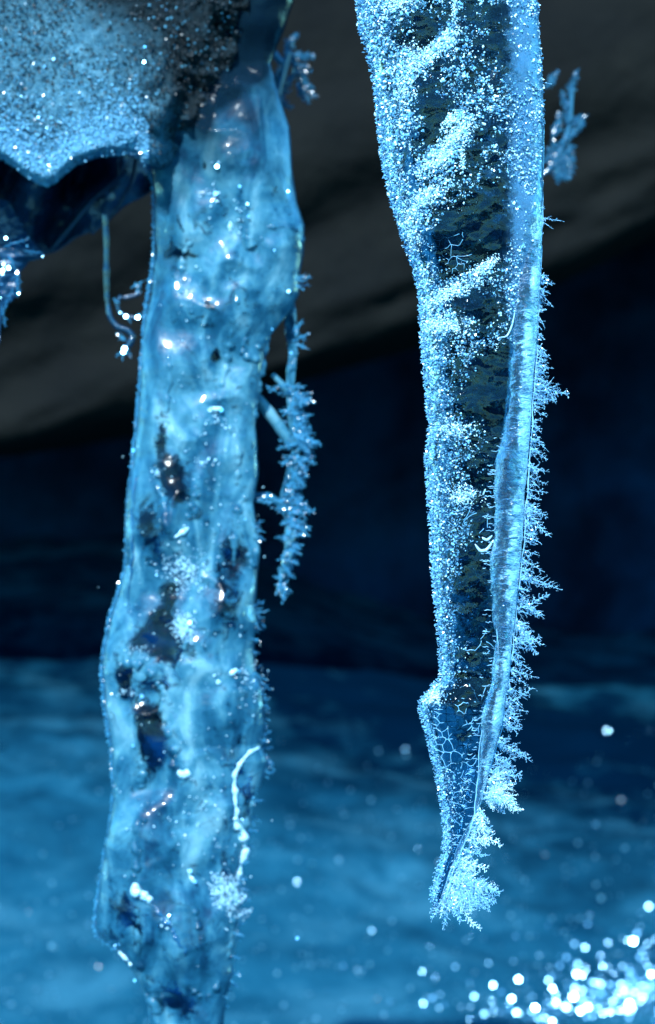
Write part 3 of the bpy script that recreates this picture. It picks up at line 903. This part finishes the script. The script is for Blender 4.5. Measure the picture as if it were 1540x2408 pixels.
face_tube([(326, 2062), (334, 2082), (350, 2098), (364, 2106)], .0024, 'highlight_ridge', M_HILITE_FROST, root2)
face_tube([(366, 2110), (385, 2132), (402, 2156), (416, 2180), (430, 2205), (440, 2225)], .0012, 'ice_fold', M_FOLD, root2)
face_tube([(494, 966), (508, 962), (522, 964)], .0009, 'highlight_ridge', M_HILITE_FROST, root2, .0004)
face_tube([(420, 1262), (436, 1250), (448, 1240)], .0009, 'highlight_ridge', M_HILITE_FROST, root2, .0004)
face_tube([(510, 1604), (520, 1594)], .0010, 'highlight_ridge', M_HILITE_FROST, root2, .0004)
face_tube([(540, 1582), (556, 1570)], .0010, 'highlight_ridge', M_HILITE_FROST, root2, .0004)
face_tube([(444, 2036), (452, 2052), (460, 2066)], .0006, 'highlight_ridge', M_HILITE_FROST, root2, .0004)
face_tube([(424, 1806), (440, 1812), (450, 1806)], .0016, 'highlight_ridge', M_HILITE_FROST, root2)
face_tube([(543, 530), (545, 552)], .0009, 'highlight_ridge', M_HILITE_FROST, root2)
face_tube([(326, 1120), (322, 1200), (320, 1290), (314, 1340), (300, 1400), (296, 1440)], .0006, 'ice_fold', M_FOLD, root2, .0003)
face_tube([(282, 2230), (300, 2250), (312, 2262)], .0012, 'highlight_ridge', M_HILITE_FROST, root2)
# folds, loops and knots of milky ice on the face
r = random.Random(31)
folds = [([(470, 705), (455, 725), (455, 750), (468, 770), (486, 765), (490, 740), (480, 712)], .0010), ([(600, 790), (582, 800), (576, 822), (590, 845), (608, 850), (618, 826), (604, 808)], .0012),
         ([(630, 770), (636, 800), (628, 850), (618, 900), (606, 950), (600, 1000)], .0012), ([(560, 700), (552, 760), (540, 830), (528, 900), (520, 960)], .0012),
         ([(700, 590), (712, 560), (690, 545), (650, 540), (620, 546)], .0010), ([(400, 800), (402, 860), (396, 930), (392, 1010)], .0012),
         ([(372, 1140), (392, 1180), (402, 1240), (420, 1300), (440, 1350)], .0016), ([(440, 1220), (455, 1200), (480, 1215), (500, 1250), (530, 1262)], .0018),
         ([(250, 1545), (290, 1552), (330, 1560), (365, 1580), (385, 1620)], .0018), ([(385, 1600), (390, 1640), (405, 1650), (420, 1640)], .0016),
         ([(400, 1700), (412, 1760), (410, 1820)], .0018), ([(332, 1750), (334, 1820), (326, 1880)], .0016), ([(600, 1240), (612, 1280), (606, 1330), (590, 1300)], .0014),
         ([(330, 1900), (326, 1960), (330, 2030), (326, 2060)], .0014), ([(600, 1880), (586, 1930), (572, 1990)], .0016), ([(520, 2290), (500, 2330), (470, 2330), (450, 2310)], .0014),
         ([(545, 2100), (548, 2160), (540, 2230), (530, 2290)], .0012), ([(470, 1130), (455, 1180), (445, 1210)], .0014), ([(540, 980), (556, 1020), (570, 1080), (566, 1140)], .0012),
         ([(590, 1160), (566, 1200), (560, 1260), (556, 1330)], .0014), ([(430, 700), (420, 650), (430, 600), (455, 570)], .0012), ([(330, 2110), (326, 2180), (330, 2260), (345, 2320)], .0012),
         ([(630, 560), (600, 590), (590, 570), (580, 545)], .0020), ([(345, 2330), (360, 2370), (365, 2407)], .0014)]
for k in range(5):
    x, y = r.uniform(.12, .9), r.uniform(420, 2380)
    L_ = float(np.interp(y, *np.array(LL).T)); R_ = float(np.interp(y, *np.array(LR).T))
    x = L_ + (R_ - L_) * x
    a = r.uniform(40, 140); pts = []
    for j in range(r.randint(3, 6)):
        pts.append((x, y)); a += r.uniform(-40, 40)
        x += math.cos(math.radians(a)) * 22; y += math.sin(math.radians(a)) * 26
    folds.append((pts, r.uniform(.0007, .0015)))
for pts, rad in folds:
    face_tube(pts, rad * 1.3, 'ice_fold', M_MILKY, root2, -rad * .8)
# frost grain clusters and loose grains on the face, rim grains along both flanks
def grains_on_left(spec, name, mat, seed):
    r = np.random.default_rng(seed)
    C, S = [], []
    for cx, cy, rx, ry, n, sz in spec:
        px = cx + r.normal(0, rx, n); py = cy + r.normal(0, ry, n)
        p, nn = left_front(px, py, .0004)
        C.append(p + nn * r.uniform(0, .0008, n)[:, None]); S.append(np.full(n, sz) * r.uniform(.5, 1.3, n))
    C = np.concatenate(C); S = np.concatenate(S)
    V, T = crystals(C, r.normal(size=C.shape), S, S * .7)
    o = make_mesh(name, V, T, mat, root2, False); o['kind'] = 'stuff'
grains_on_left([(436, 1470, 14, 16, 260, .0006), (440, 1350, 22, 20, 180, .0006), (450, 1330, 30, 14, 90, .0005), (530, 2080, 18, 20, 260, .0006), (545, 2120, 14, 26, 160, .0005), (505, 470, 8, 30, 14, .0008), (570, 500, 10, 30, 14, .0008),
                (375, 1110, 6, 6, 20, .0005), (510, 990, 20, 10, 30, .0005), (400, 2150, 8, 12, 16, .0006), (480, 1090, 14, 8, 10, .0008), (460, 1900, 60, 60, 60, .0005), (340, 1530, 16, 10, 40, .0004),
                (296, 1625, 14, 6, 20, .0005), (480, 1300, 60, 400, 160, .0005), (580, 1600, 20, 30, 80, .0005), (420, 1560, 90, 250, 120, .0005)], 'frost_grain', M_HILITE_FROST, 41)
N = 4000
py = rng.uniform(380, 2230, N); px = interp(py, LL)
q = PP(px - rng.uniform(-2.0, 3.5, N), py, np.full(N, Y2)); q[:, 1] += rng.normal(0, .004, N)
S = rng.uniform(.5, 1.3, N) * .00052
V, T = crystals(q, rng.normal(size=q.shape), S, S * .8)
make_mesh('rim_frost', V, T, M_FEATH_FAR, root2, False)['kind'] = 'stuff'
U2 = K * (D + Y2) / D
def lf(y, inset=4, dy=0.0):
    x = float(np.interp(y, *np.array(LR).T)) - inset
    p = P(x, y, Y2); p[1] += dy
    return p
LF = [(655, 8, 34), (668, -8, 30), (1232, 20, 20), (1245, -20, 22), (1262, -10, 20), (1425, 30, 30), (1440, 5, 34), (1455, -30, 30), (1475, -10, 22), (1500, -20, 20), (1530, -10, 16),
      (1575, 20, 22), (1590, -12, 28), (1605, -20, 26), (1620, 5, 24), (1640, -15, 22), (1655, -5, 22), (1668, -30, 22), (1690, 0, 18), (1700, -50, 26), (1730, 10, 30), (1745, 12, 28), (1760, -10, 26), (1778, -40, 30), (1800, -15, 26), (1815, -10, 22),
      (1880, 10, 20), (1920, -30, 24), (1950, 0, 20), (1985, -30, 22), (2030, 10, 20), (2060, -10, 22), (2090, 0, 28), (2110, -20, 30), (2130, -45, 28), (2170, 5, 26), (2185, -20, 26), (2200, 0, 24), (2240, -30, 20), (2290, -10, 26), (2310, -30, 26), (2330, 0, 20), (2360, -20, 16)]
for k, (y, a, ln) in enumerate(LF):
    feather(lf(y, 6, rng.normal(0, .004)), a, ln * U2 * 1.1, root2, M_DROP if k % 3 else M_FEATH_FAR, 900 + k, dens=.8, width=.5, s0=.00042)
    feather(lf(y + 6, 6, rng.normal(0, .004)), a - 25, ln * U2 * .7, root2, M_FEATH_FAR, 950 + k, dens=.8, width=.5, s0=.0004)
# frosted side strand to its right
SL = [(690, 670), (760, 668), (830, 678), (900, 672), (960, 674), (1000, 680), (1050, 688), (1120, 670), (1180, 655), (1240, 672), (1300, 668), (1350, 655), (1385, 650), (1400, 655)]
SR = [(690, 690), (760, 696), (830, 700), (900, 692), (960, 700), (1000, 704), (1050, 708), (1120, 698), (1180, 690), (1240, 694), (1300, 688), (1350, 672), (1385, 666), (1400, 662)]
def s_disp(V, PX, PY): return fbm(V, 120, 4, 81) * .004
V, F, px, py = loft_v(SL, SR, Y2 + .012, .4, 200, 48, 690, 1400, s_disp, 1.0)
q = np.stack([px, py, 0 * px], -1)
make_mesh('side_strand', V, F, M_MILKY, root2, True, {'clear': np.clip(.42 - .4 * np.clip((px - 655) / 30, 0, 1) + .3 * fbm(q, 1 / 30, 3, 9), 0, 1), 'stain_shade': 0 * px})
s = Soup()
for pts, rad in (([(596, 930), (625, 960), (655, 1000), (690, 1050)], .0024), ([(598, 1170), (630, 1168), (660, 1185), (680, 1200)], .0022), ([(640, 880), (660, 900), (682, 930)], .0014)):
    q = np.array(pts, float); tt = np.linspace(0, len(q) - 1, 40)
    p3 = PP(np.interp(tt, np.arange(len(q)), q[:, 0]), np.interp(tt, np.arange(len(q)), q[:, 1]), np.full(40, Y2 + .012))
    s.add(*tube(p3, rad * (1 + .5 * fbm(p3, 90, 3, 8)), 14))
s.build('ice_bridge', M_MILKY, root2)
r = random.Random(77)
for k in range(84):
    y = 905 + 470 * k / 83 + r.uniform(-5, 5)
    xr = float(np.interp(y, *np.array(SR).T))
    p0 = P(xr - r.uniform(2, 16), y, Y2 + .012 + r.uniform(-.008, .004))
    ln = np.interp(y, [900, 960, 1060, 1150, 1210, 1300, 1380], [46, 52, 52, 34, 50, 30, 26]) * r.uniform(.7, 1.1)
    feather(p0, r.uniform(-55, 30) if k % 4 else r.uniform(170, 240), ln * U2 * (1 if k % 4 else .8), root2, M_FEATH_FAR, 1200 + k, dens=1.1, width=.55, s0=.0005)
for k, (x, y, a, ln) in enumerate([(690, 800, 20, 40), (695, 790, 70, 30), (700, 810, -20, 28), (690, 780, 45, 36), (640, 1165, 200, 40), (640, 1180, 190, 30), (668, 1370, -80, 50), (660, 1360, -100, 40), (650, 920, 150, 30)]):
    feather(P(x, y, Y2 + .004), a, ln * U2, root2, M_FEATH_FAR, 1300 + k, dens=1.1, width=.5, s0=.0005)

# ------------------------------------------------------------------ 3. granular ice ledge, top left
root3 = thing('ice_ledge', P(200, 0, Y2), 'rounded ledge of granular frosted ice with a sparkling bright lower edge at upper left', 'ice ledge')
BT = [(-400, 250), (-200, 290), (0, 368), (30, 385), (60, 408), (90, 426), (110, 433), (130, 425), (150, 405), (180, 382), (230, 363), (300, 357), (325, 368), (340, 384), (380, 400), (430, 370), (480, 300), (520, 220), (560, 120), (600, 20)]
nu, nv = 460, 200
PX = np.linspace(-420, 585, nu)
bt = np.interp(PX, *np.array(BT, float).T)
topy = -240.0
c = (bt + topy) / 2; hh = (bt - topy) / 2
h_ = nv // 2
sv_ = np.sin(np.linspace(-math.pi / 2, math.pi / 2, h_))
st_ = np.concatenate([sv_, sv_[::-1]])
ct = np.concatenate([(1 - np.abs(sv_) ** 70) ** .6, -(1 - np.abs(sv_) ** 70) ** .6])
y3 = Y2 + .02
f = (D + y3) / D
PYv = c[:, None] + hh[:, None] * st_[None]
def ledge_dep(px, py):
    q = np.stack([px, py, 0 * px], -1)
    return np.interp(px + .57 * py + 45 * fbm(q, 1 / 45, 4, 23), [-420, 0, 470, 540, 600, 660], [.06, .052, .048, .040, .022, .008])
dep = ledge_dep(PX[:, None] + 0 * PYv, PYv)
Yv = y3 - dep * ct[None] - .014 * st_[None]
Fv = (D + Yv) / D
V = np.stack([(PX - 770)[:, None] * K * Fv, Yv, (1203.7 - PYv) * K * Fv], -1).reshape(-1, 3)
nn = np.stack([0 * PYv, -np.broadcast_to(ct, PYv.shape), -np.broadcast_to(st_, PYv.shape)], -1).reshape(-1, 3)
V = V + nn * (fbm(V, 30, 3, 91) * .005 + fbm(V, 240, 4, 92, .6) * .0022)[:, None] * np.array([1, 1, .3]) * np.tile(1 - np.abs(st_) ** 30, nu)[:, None]
i = np.arange(nu - 1)[:, None] * nv; j = np.arange(nv)[None]; jn = (j + 1) % nv
Q = np.stack([i + j, i + jn, i + nv + jn, i + nv + j], -1).reshape(-1, 4)
pxa = np.broadcast_to(PX[:, None], PYv.shape).ravel(); pya = PYv.ravel()
stain_shade = np.clip((pxa - 120 - .55 * pya) / 260, 0, 1) * np.clip((400 - pya) / 180, 0, 1) * .95 + .75 * np.clip((90 - pya) / 150, 0, 1)  # ledge top and right darkened: dirt plus shade put into the colour
stain_shade = np.clip(stain_shade + np.clip((pxa - 380) / 80, 0, 1) * .6, 0, 1)
make_mesh('ice_mass', V, Q, M_LUMP, root3, True, {'stain_shade': stain_shade})
M_GRAIN = mat_crystal('ledge_grain', (.12, .34, .47), glass=.3, trans=.3)
M_GRAIN2 = mat_crystal('silt_shade_grain', (.005, .013, .018), glass=0, trans=.2, coat=.1, rough=.6)  # dark copy of the ledge grain, painting dirt and shade together
def ledge_at(px, py):
    b = np.interp(px, *np.array(BT, float).T)
    sv = np.clip((py - (b - 240) / 2) / ((b + 240) / 2), -1, 1)
    yy = y3 - ledge_dep(px, py) * (1 - np.abs(sv) ** 70) ** .6 - .014 * sv
    fz = (D + yy) / D
    return np.stack([(px - 770) * K * fz, yy, (1203.7 - py) * K * fz], -1)
for mt, nm, N in ((M_GRAIN, 'granular_frost', 15000), (M_GRAIN2, 'silt_shade_frost', 9000)):
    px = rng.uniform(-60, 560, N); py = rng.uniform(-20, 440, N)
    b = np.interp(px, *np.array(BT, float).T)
    br = np.clip(1.15 - (b - py) / 300 - np.clip(px - 60 , 0, 400) / 700 * np.clip((b - py) / 60, 0, 1) - np.clip(px - 330, 0, 200) / 80 + .5 * fbm(np.stack([px, py, 0 * px], -1), 1 / 40, 4, 14), .05, 1)  # share of pale to dark grains paints the ledge's fall-off of light
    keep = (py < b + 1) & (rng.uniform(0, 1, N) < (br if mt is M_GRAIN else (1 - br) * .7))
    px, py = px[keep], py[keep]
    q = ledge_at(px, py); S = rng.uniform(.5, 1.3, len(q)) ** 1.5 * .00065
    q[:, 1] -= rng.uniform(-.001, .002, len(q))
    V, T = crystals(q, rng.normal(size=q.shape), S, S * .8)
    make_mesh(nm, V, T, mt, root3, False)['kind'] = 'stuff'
N = 16000
px = rng.uniform(-60, 350, N); b = np.interp(px, *np.array(BT, float).T)
py = b - rng.exponential(34, N) + 1
q = ledge_at(px, py); q[:, 1] -= rng.uniform(.0005, .004, N)
S = rng.uniform(.5, 1.3, N) ** 1.5 * .0006
V, T = crystals(q, rng.normal(size=q.shape), S, S * .8)
M_RIM = mat_crystal('lit_rim_grain', (.22, .55, .74), glass=.2, trans=.35)  # paler grain that paints the lit glow along the lower rim
make_mesh('rim_glow_frost', V, T, M_RIM, root3, False)['kind'] = 'stuff'
# grains along the lower rim and glinting on the face
N = 1500
px = rng.uniform(-60, 345, N)
e = np.interp(px, *np.array(BT, float).T) - np.abs(rng.normal(0, 8, N)) + 9
q = PP(px, e - 3, y3 - rng.uniform(-.02, .062, N))
S = rng.uniform(.5, 1.3, N) * .0006
V, T = crystals(q, rng.normal(size=q.shape), S, S * .8)
make_mesh('rim_frost', V, T, M_RIM, root3, False)['kind'] = 'stuff'

# glints: flakes and beads of ice standing on the surfaces; a share of them lie so that they mirror the sun
def flakes(C, N3, size, share, seed, mat, name, parent=None, jit=.12):
    r = np.random.default_rng(seed)
    n = len(C)
    to_cam = unit(np.array([0, -D, 0]) - C)
    hv = unit(to_cam + np.array(TO_SUN)[None])
    aim = r.uniform(0, 1, n) < share
    nr = np.where(aim[:, None], unit(hv + r.normal(size=(n, 3)) * jit), unit(N3 + r.normal(size=(n, 3)) * .8))
    a = unit(np.cross(nr, r.normal(size=(n, 3)))); b = np.cross(nr, a)
    th = np.linspace(0, 2 * math.pi, 6, endpoint=False)
    sz = (size * (.35 + 1.2 * r.uniform(0, 1, n) ** 2))[:, None, None]
    ring = C[:, None] + sz * (np.cos(th)[None, :, None] * a[:, None] + np.sin(th)[None, :, None] * b[:, None])
    thick = nr[:, None] * sz * .18
    V = np.concatenate([ring + thick, ring - thick], 1).reshape(-1, 3)
    base = np.arange(n)[:, None, None] * 12
    fan = np.array([[0, 1, 2, 3], [0, 3, 4, 5], [6, 9, 8, 7], [6, 11, 10, 9]])
    sd = np.array([[k, 6 + k, 6 + (k + 1) % 6, (k + 1) % 6] for k in range(6)])
    Q = (base + np.vstack([fan, sd])[None]).reshape(-1, 4)
    return make_mesh(name, V, Q, mat, parent, False)
def mat_flake():
    m, t, p, out = new_mat('glint_ice')
    p.inputs['Base Color'].default_value = (.28, .70, 1.0, 1)
    p.inputs['Roughness'].default_value = .22
    p.inputs['IOR'].default_value = 1.8
    p.inputs['Metallic'].default_value = .7
    p.inputs['Coat Weight'].default_value = 1
    p.inputs['Coat Roughness'].default_value = .2
    return m
M_FLAKE = mat_flake()
N = 30
px = rng.uniform(-10, 420, N) * 1.0; py = rng.uniform(60, 395, N) - np.clip(px - 150, 0, 300) * .2
C = PP(px, py, np.full(N, 0.0))
hhp = (np.interp(px, *np.array(BT, float).T) + 240) / 2
cp = (np.interp(px, *np.array(BT, float).T) - 240) / 2
sv = np.clip((py - cp) / hhp, -.98, .98); 
dp = ledge_dep(px, py)
yy = y3 - dp * (1 - np.abs(sv) ** 70) ** .6 - .014 * sv - .003
fz = (D + yy) / D
C = np.stack([(px - 770) * K * fz, yy, (1203.7 - py) * K * fz], -1)
flakes(C, np.tile([0, -1., 0], (N, 1)), np.full(N, .00040), .7, 5, M_FLAKE, 'glint_flake', root3)['kind'] = 'stuff'
# glints on the cloudy icicle
GP = [(515, 406), (512, 468), (565, 452), (582, 492), (545, 545), (543, 535), (585, 520), (668, 458), (640, 598), (672, 690), (636, 776), (676, 830), (476, 1094), (520, 1098), (500, 962), (520, 966), (508, 966), (432, 1250), (440, 1245), (326, 1060), (322, 1245), (316, 1330), (300, 1420),
      (574, 1220), (546, 1572), (556, 1572), (515, 1600), (352, 2098), (360, 2104), (343, 2088), (404, 2150), (404, 2134), (283, 2212), (284, 2222), (460, 2062), (450, 2036), (445, 1808), (330, 2300), (590, 1870), (566, 1920), (560, 1940), (690, 2205), (450, 1460), (436, 1470), (444, 1480), (430, 1466), (442, 1350), (375, 1350), (340, 1632), (325, 1745)]
gp = np.array(GP, float)[::1]
c_, n_ = left_front(gp[:, 0], gp[:, 1], .0022)
flakes(c_, n_, np.full(len(gp), .0007), .8, 6, M_FLAKE, 'glint_flake', root2, .16)['kind'] = 'stuff'

# ------------------------------------------------------------------ 4. drape of thin dark ice under the ledge
root4 = thing('ice_drape', P(200, 500, .33), 'thin dark translucent ice drape hanging behind the ledge, left of the cloudy icicle', 'ice drape')
nu, nv = 80, 60
u = np.linspace(0, 1, nu); v = np.linspace(0, 1, nv)
Ug, Vg = np.meshgrid(u, v)
bx = -60 + 420 * Ug
low = np.interp(bx, [-60, 0, 60, 100, 140, 200, 260, 360], [590, 596, 592, 600, 580, 552, 512, 440]) + 5 * np.sin(bx / 17)
pyg = 300 + (low - 300) * Vg
yg = .33 + .012 * np.sin(bx / 26 + pyg / 60) + .01 * fbm(np.stack([bx, pyg, 0 * bx], -1), 1 / 60, 3, 6)
V = PP(bx, pyg, yg).reshape(-1, 3)
G = grid(nu, nv); n0 = len(V)
idx = np.concatenate([np.arange(nu), np.arange(1, nv) * nu + nu - 1, (nv - 1) * nu + np.arange(nu - 2, -1, -1), np.arange(nv - 2, 0, -1) * nu])
side = np.stack([idx, np.roll(idx, -1), np.roll(idx, -1) + n0, idx + n0], -1)
make_mesh('drape_sheet', np.vstack([V, V + [0, .003, 0]]), np.vstack([G, G[:, ::-1] + n0, side[:, ::-1]]), M_DRAPE, root4)
s = Soup()
for pts, rad in (([(330, 330), (310, 430), (270, 500), (215, 550)], .0014), ([(300, 400), (220, 470), (170, 530), (120, 590)], .0012)):
    q = np.array(pts, float); tt = np.linspace(0, len(q) - 1, 30)
    xs = np.interp(tt, np.arange(len(q)), q[:, 0]); ys = np.interp(tt, np.arange(len(q)), q[:, 1])
    s.add(*tube(PP(xs, ys, np.full(30, .315)), np.linspace(rad, rad * .5, 30), 10))
s.build('drape_rib', M_DRAPE, root4)

# 5. small knobbly icicle at the left edge
root5 = thing('icicle', P(20, 560, .27), 'small knobbly glassy icicle stub at the left border under the ice ledge', 'icicle')
A_ = [(470, -70), (560, -80), (640, -70), (720, -50), (790, -14), (830, -6)]
B_ = [(470, 20), (530, 50), (560, 74), (590, 96), (606, 104), (614, 70), (640, 50), (680, 48), (700, 36), (720, 12), (760, 2), (800, 0), (830, -2)]
V, F, px, py = loft_v(A_, B_, .27, .5, 160, 60, 470, 830, lambda V, a, b: fbm(V, 110, 4, 88) * .0045, 1.0)
make_mesh('ice_body', V, F, M_DRAPE, root5, True)
q = np.array([(10, 610), (8, 622), (6, 636), (6, 645), (20, 630), (70, 590), (64, 578), (4, 668), (44, 690), (14, 560), (100, 603), (2, 700)], float)
flakes(PP(q[:, 0], q[:, 1], np.full(len(q), .243)), np.tile([0, -1., 0], (len(q), 1)), np.full(len(q), .0005), .8, 9, M_FLAKE, 'glint_flake', root5, .05)
for k, (x, y, a, ln) in enumerate([(20, 600, -60, 60), (40, 640, -90, 60), (10, 580, 20, 60), (60, 590, -10, 40), (30, 680, -110, 50), (5, 720, -70, 50)]):
    feather(P(x, y, .245), a, ln * U2, root5, M_DROP, 1700 + k, dens=.6, width=.4, s0=.00045)

# 6. curled frosted strand
root6 = thing('ice_strand', P(250, 520, .27), 'thin curled ice strand ending in frosty knots beside the cloudy icicle', 'ice strand')
s = Soup()
for pts, ra in (([(246, 500), (250, 560), (250, 640), (251, 700), (258, 745), (275, 768), (300, 776), (314, 790), (306, 808), (292, 822)], .0013), ([(285, 695), (274, 712), (280, 735), (300, 745), (325, 748)], .0011), ([(290, 700), (310, 696), (330, 690)], .0009)):
    q = np.array(pts, float); n_ = 9 * len(q); tt = np.linspace(0, len(q) - 1, n_)
    xs = np.interp(tt, np.arange(len(q)), q[:, 0]); ys = np.interp(tt, np.arange(len(q)), q[:, 1])
    for _ in range(4):
        xs[1:-1] = (xs[:-2] + 2 * xs[1:-1] + xs[2:]) / 4; ys[1:-1] = (ys[:-2] + 2 * ys[1:-1] + ys[2:]) / 4
    p3 = PP(xs, ys, np.full(n_, .27))
    s.add(*tube(p3, ra * (1 + .3 * fbm(p3, 200, 3, 3)), 10))
s.build('strand', mat_plain('dim_blue_ice', [(.3, (.002, .012, .03)), (.7, (.006, .03, .07))], 90, .15, .5, .002, coat=1), root6)
for k, (x, y, a, ln) in enumerate([(292, 815, -100, 34), (296, 800, 160, 28), (290, 820, -40, 28), (292, 825, -150, 24), (318, 745, 10, 26), (280, 712, 150, 18), (300, 745, -60, 18), (320, 690, 60, 28), (310, 676, 30, 30)]):
    feather(P(x, y, .262), a, ln * U2, root6, M_FEATH_FAR, 1800 + k, dens=.8, width=.5, s0=.0005)
q = np.array([(293, 820), (290, 828), (324, 746), (296, 744), (283, 735)], float)
flakes(PP(q[:, 0], q[:, 1], np.full(len(q), .258)), np.tile([0, -1., 0], (len(q), 1)), np.full(len(q), .0007), 1, 10, M_FLAKE, 'glint_flake', root6, .05)

# 7, 8. leafy hoar tufts out of focus
def tuft(label, spec, depth, s0, base, seed, stem):
    rt = thing('frost_tuft', P(base[0], base[1], depth), label, 'frost tuft')
    s = Soup()
    for pts, ra in stem:
        q = np.array(pts, float); n_ = 8 * len(q); tt = np.linspace(0, len(q) - 1, n_)
        xs = np.interp(tt, np.arange(len(q)), q[:, 0]); ys = np.interp(tt, np.arange(len(q)), q[:, 1])
        p3 = PP(xs, ys, np.full(n_, depth))
        s.add(*tube(p3, ra, 8))
    s.build('stem', M_TUFT, rt)
    for k, (x, y, a, ln, wd) in enumerate(spec):
        feather(P(x, y, depth), a, ln * K * (D + depth) / D, rt, M_TUFT, seed + k, name='frost_leaf', dens=1.2, width=wd, s0=s0)
M_TUFT = mat_crystal('dim_frost', (.018, .10, .18), glass=0)
tuft('blurred leafy frost tuft above the cloudy icicle against the dark rock',
     [(640, 200, 55, 60, .5), (660, 150, 25, 60, .5), (670, 120, 60, 50, .4), (690, 130, -10, 50, .6), (690, 150, -55, 90, .5), (650, 240, -20, 40, .4), (650, 200, -80, 60, .3), (700, 200, -60, 50, .5), (655, 250, 70, 90, .3), (640, 250, -60, 30, .4)], .38, .0012, (650, 260), 2000,
     [([(640, 300), (650, 240), (665, 180), (680, 120)], .002), ([(560, -40), (600, 60), (640, 120), (665, 150)], .002)])
tuft('blurred branching frost tuft showing behind the right edge of the sharp icicle',
     [(1310, 420, 40, 60, .6), (1290, 400, 20, 60, .6), (1300, 410, -20, 40, .6), (1310, 390, 60, 60, .6), (1300, 380, -5, 50, .6), (1330, 330, 50, 60, .3), (1340, 300, 90, 60, .3), (1345, 290, 20, 40, .4), (1335, 260, 110, 50, .3), (1340, 220, 70, 60, .3), (1290, 200, 60, 40, .4), (1280, 380, 40, 80, .6), (1300, 320, 60, 60, .4)], .40, .0013, (1290, 400), 2100,
     [([(1200, -60), (1215, 200), (1225, 380), (1260, 420), (1290, 400), (1320, 350), (1340, 290), (1345, 200)], .0012)])

# ------------------------------------------------------------------ glints on the snow behind
def on_ground(px, py):
    """first hit of the sight line with the snow"""
    out = []
    for a, b in zip(px, py):
        dx, dz = (a - 770) * K / D, (1203.7 - b) * K / D
        t = D + .6
        hit = None
        T_ = np.arange(D + .6, D + 3.3, .01)
        Z_ = dz * T_
        Gz = ground_z(dx * T_, T_ - D)
        k = np.argmax(Z_ < Gz)
        if True:
            out.append((dx * T_[k], T_[k] - D, Gz[k] + .002))
    return np.array(out)
r = np.random.default_rng(66)
gx_, gy_, gs_ = [], [], []
for cx, cy, rx, ry, n in ((1460, 2340, 85, 34, 300), (1330, 2385, 120, 20, 150), (1440, 2260, 90, 34, 40), (1250, 2330, 150, 60, 50), (1525, 2290, 24, 50, 60), (1100, 2200, 300, 90, 9), (700, 2050, 250, 200, 8), (1500, 1735, 30, 14, 6), (1480, 1900, 60, 60, 3), (1020, 2370, 60, 14, 6)):
    gs_.append(np.full(n, .0014 if rx * ry < 4000 and cy > 2200 else .0007)); gx_.append(r.normal(cx, rx, n)); gy_.append(r.normal(cy, ry, n))
ex = np.array([(712, 2122), (783, 1947), (1233, 2155), (1352, 2195), (995, 2368), (1045, 2370), (897, 1043)], float)
gs_ = np.concatenate([*gs_, np.full(6, .0009)])
pg = on_ground(np.concatenate([*gx_, ex[:6, 0]]), np.concatenate([*gy_, ex[:6, 1]]))
assert len(pg) == len(gs_), (len(pg), len(gs_))
print('ground glints', len(pg))
flakes(pg, np.tile([0, 0, 1.], (len(pg), 1)), gs_, .5, 67, M_FLAKE, 'ice_flakes', None, .10)['kind'] = 'stuff'
fx = np.random.default_rng(70)
fp = on_ground(fx.uniform(-10, 1560, 900), 1750 + 680 * fx.uniform(0, 1, 900) ** .7)
flakes(fp, np.tile([0, 0, 1.], (len(fp), 1)), np.full(len(fp), .0016), .03, 71, M_GRAIN, 'frost_flakes', None, .3)['kind'] = 'stuff'
bpy.data.objects['frost_flakes']['label'] = 'dull frost flakes strewn over the blue snow behind the icicles'
bpy.data.objects['ice_flakes']['label'] = 'loose glinting ice flakes scattered over the snow at lower right'
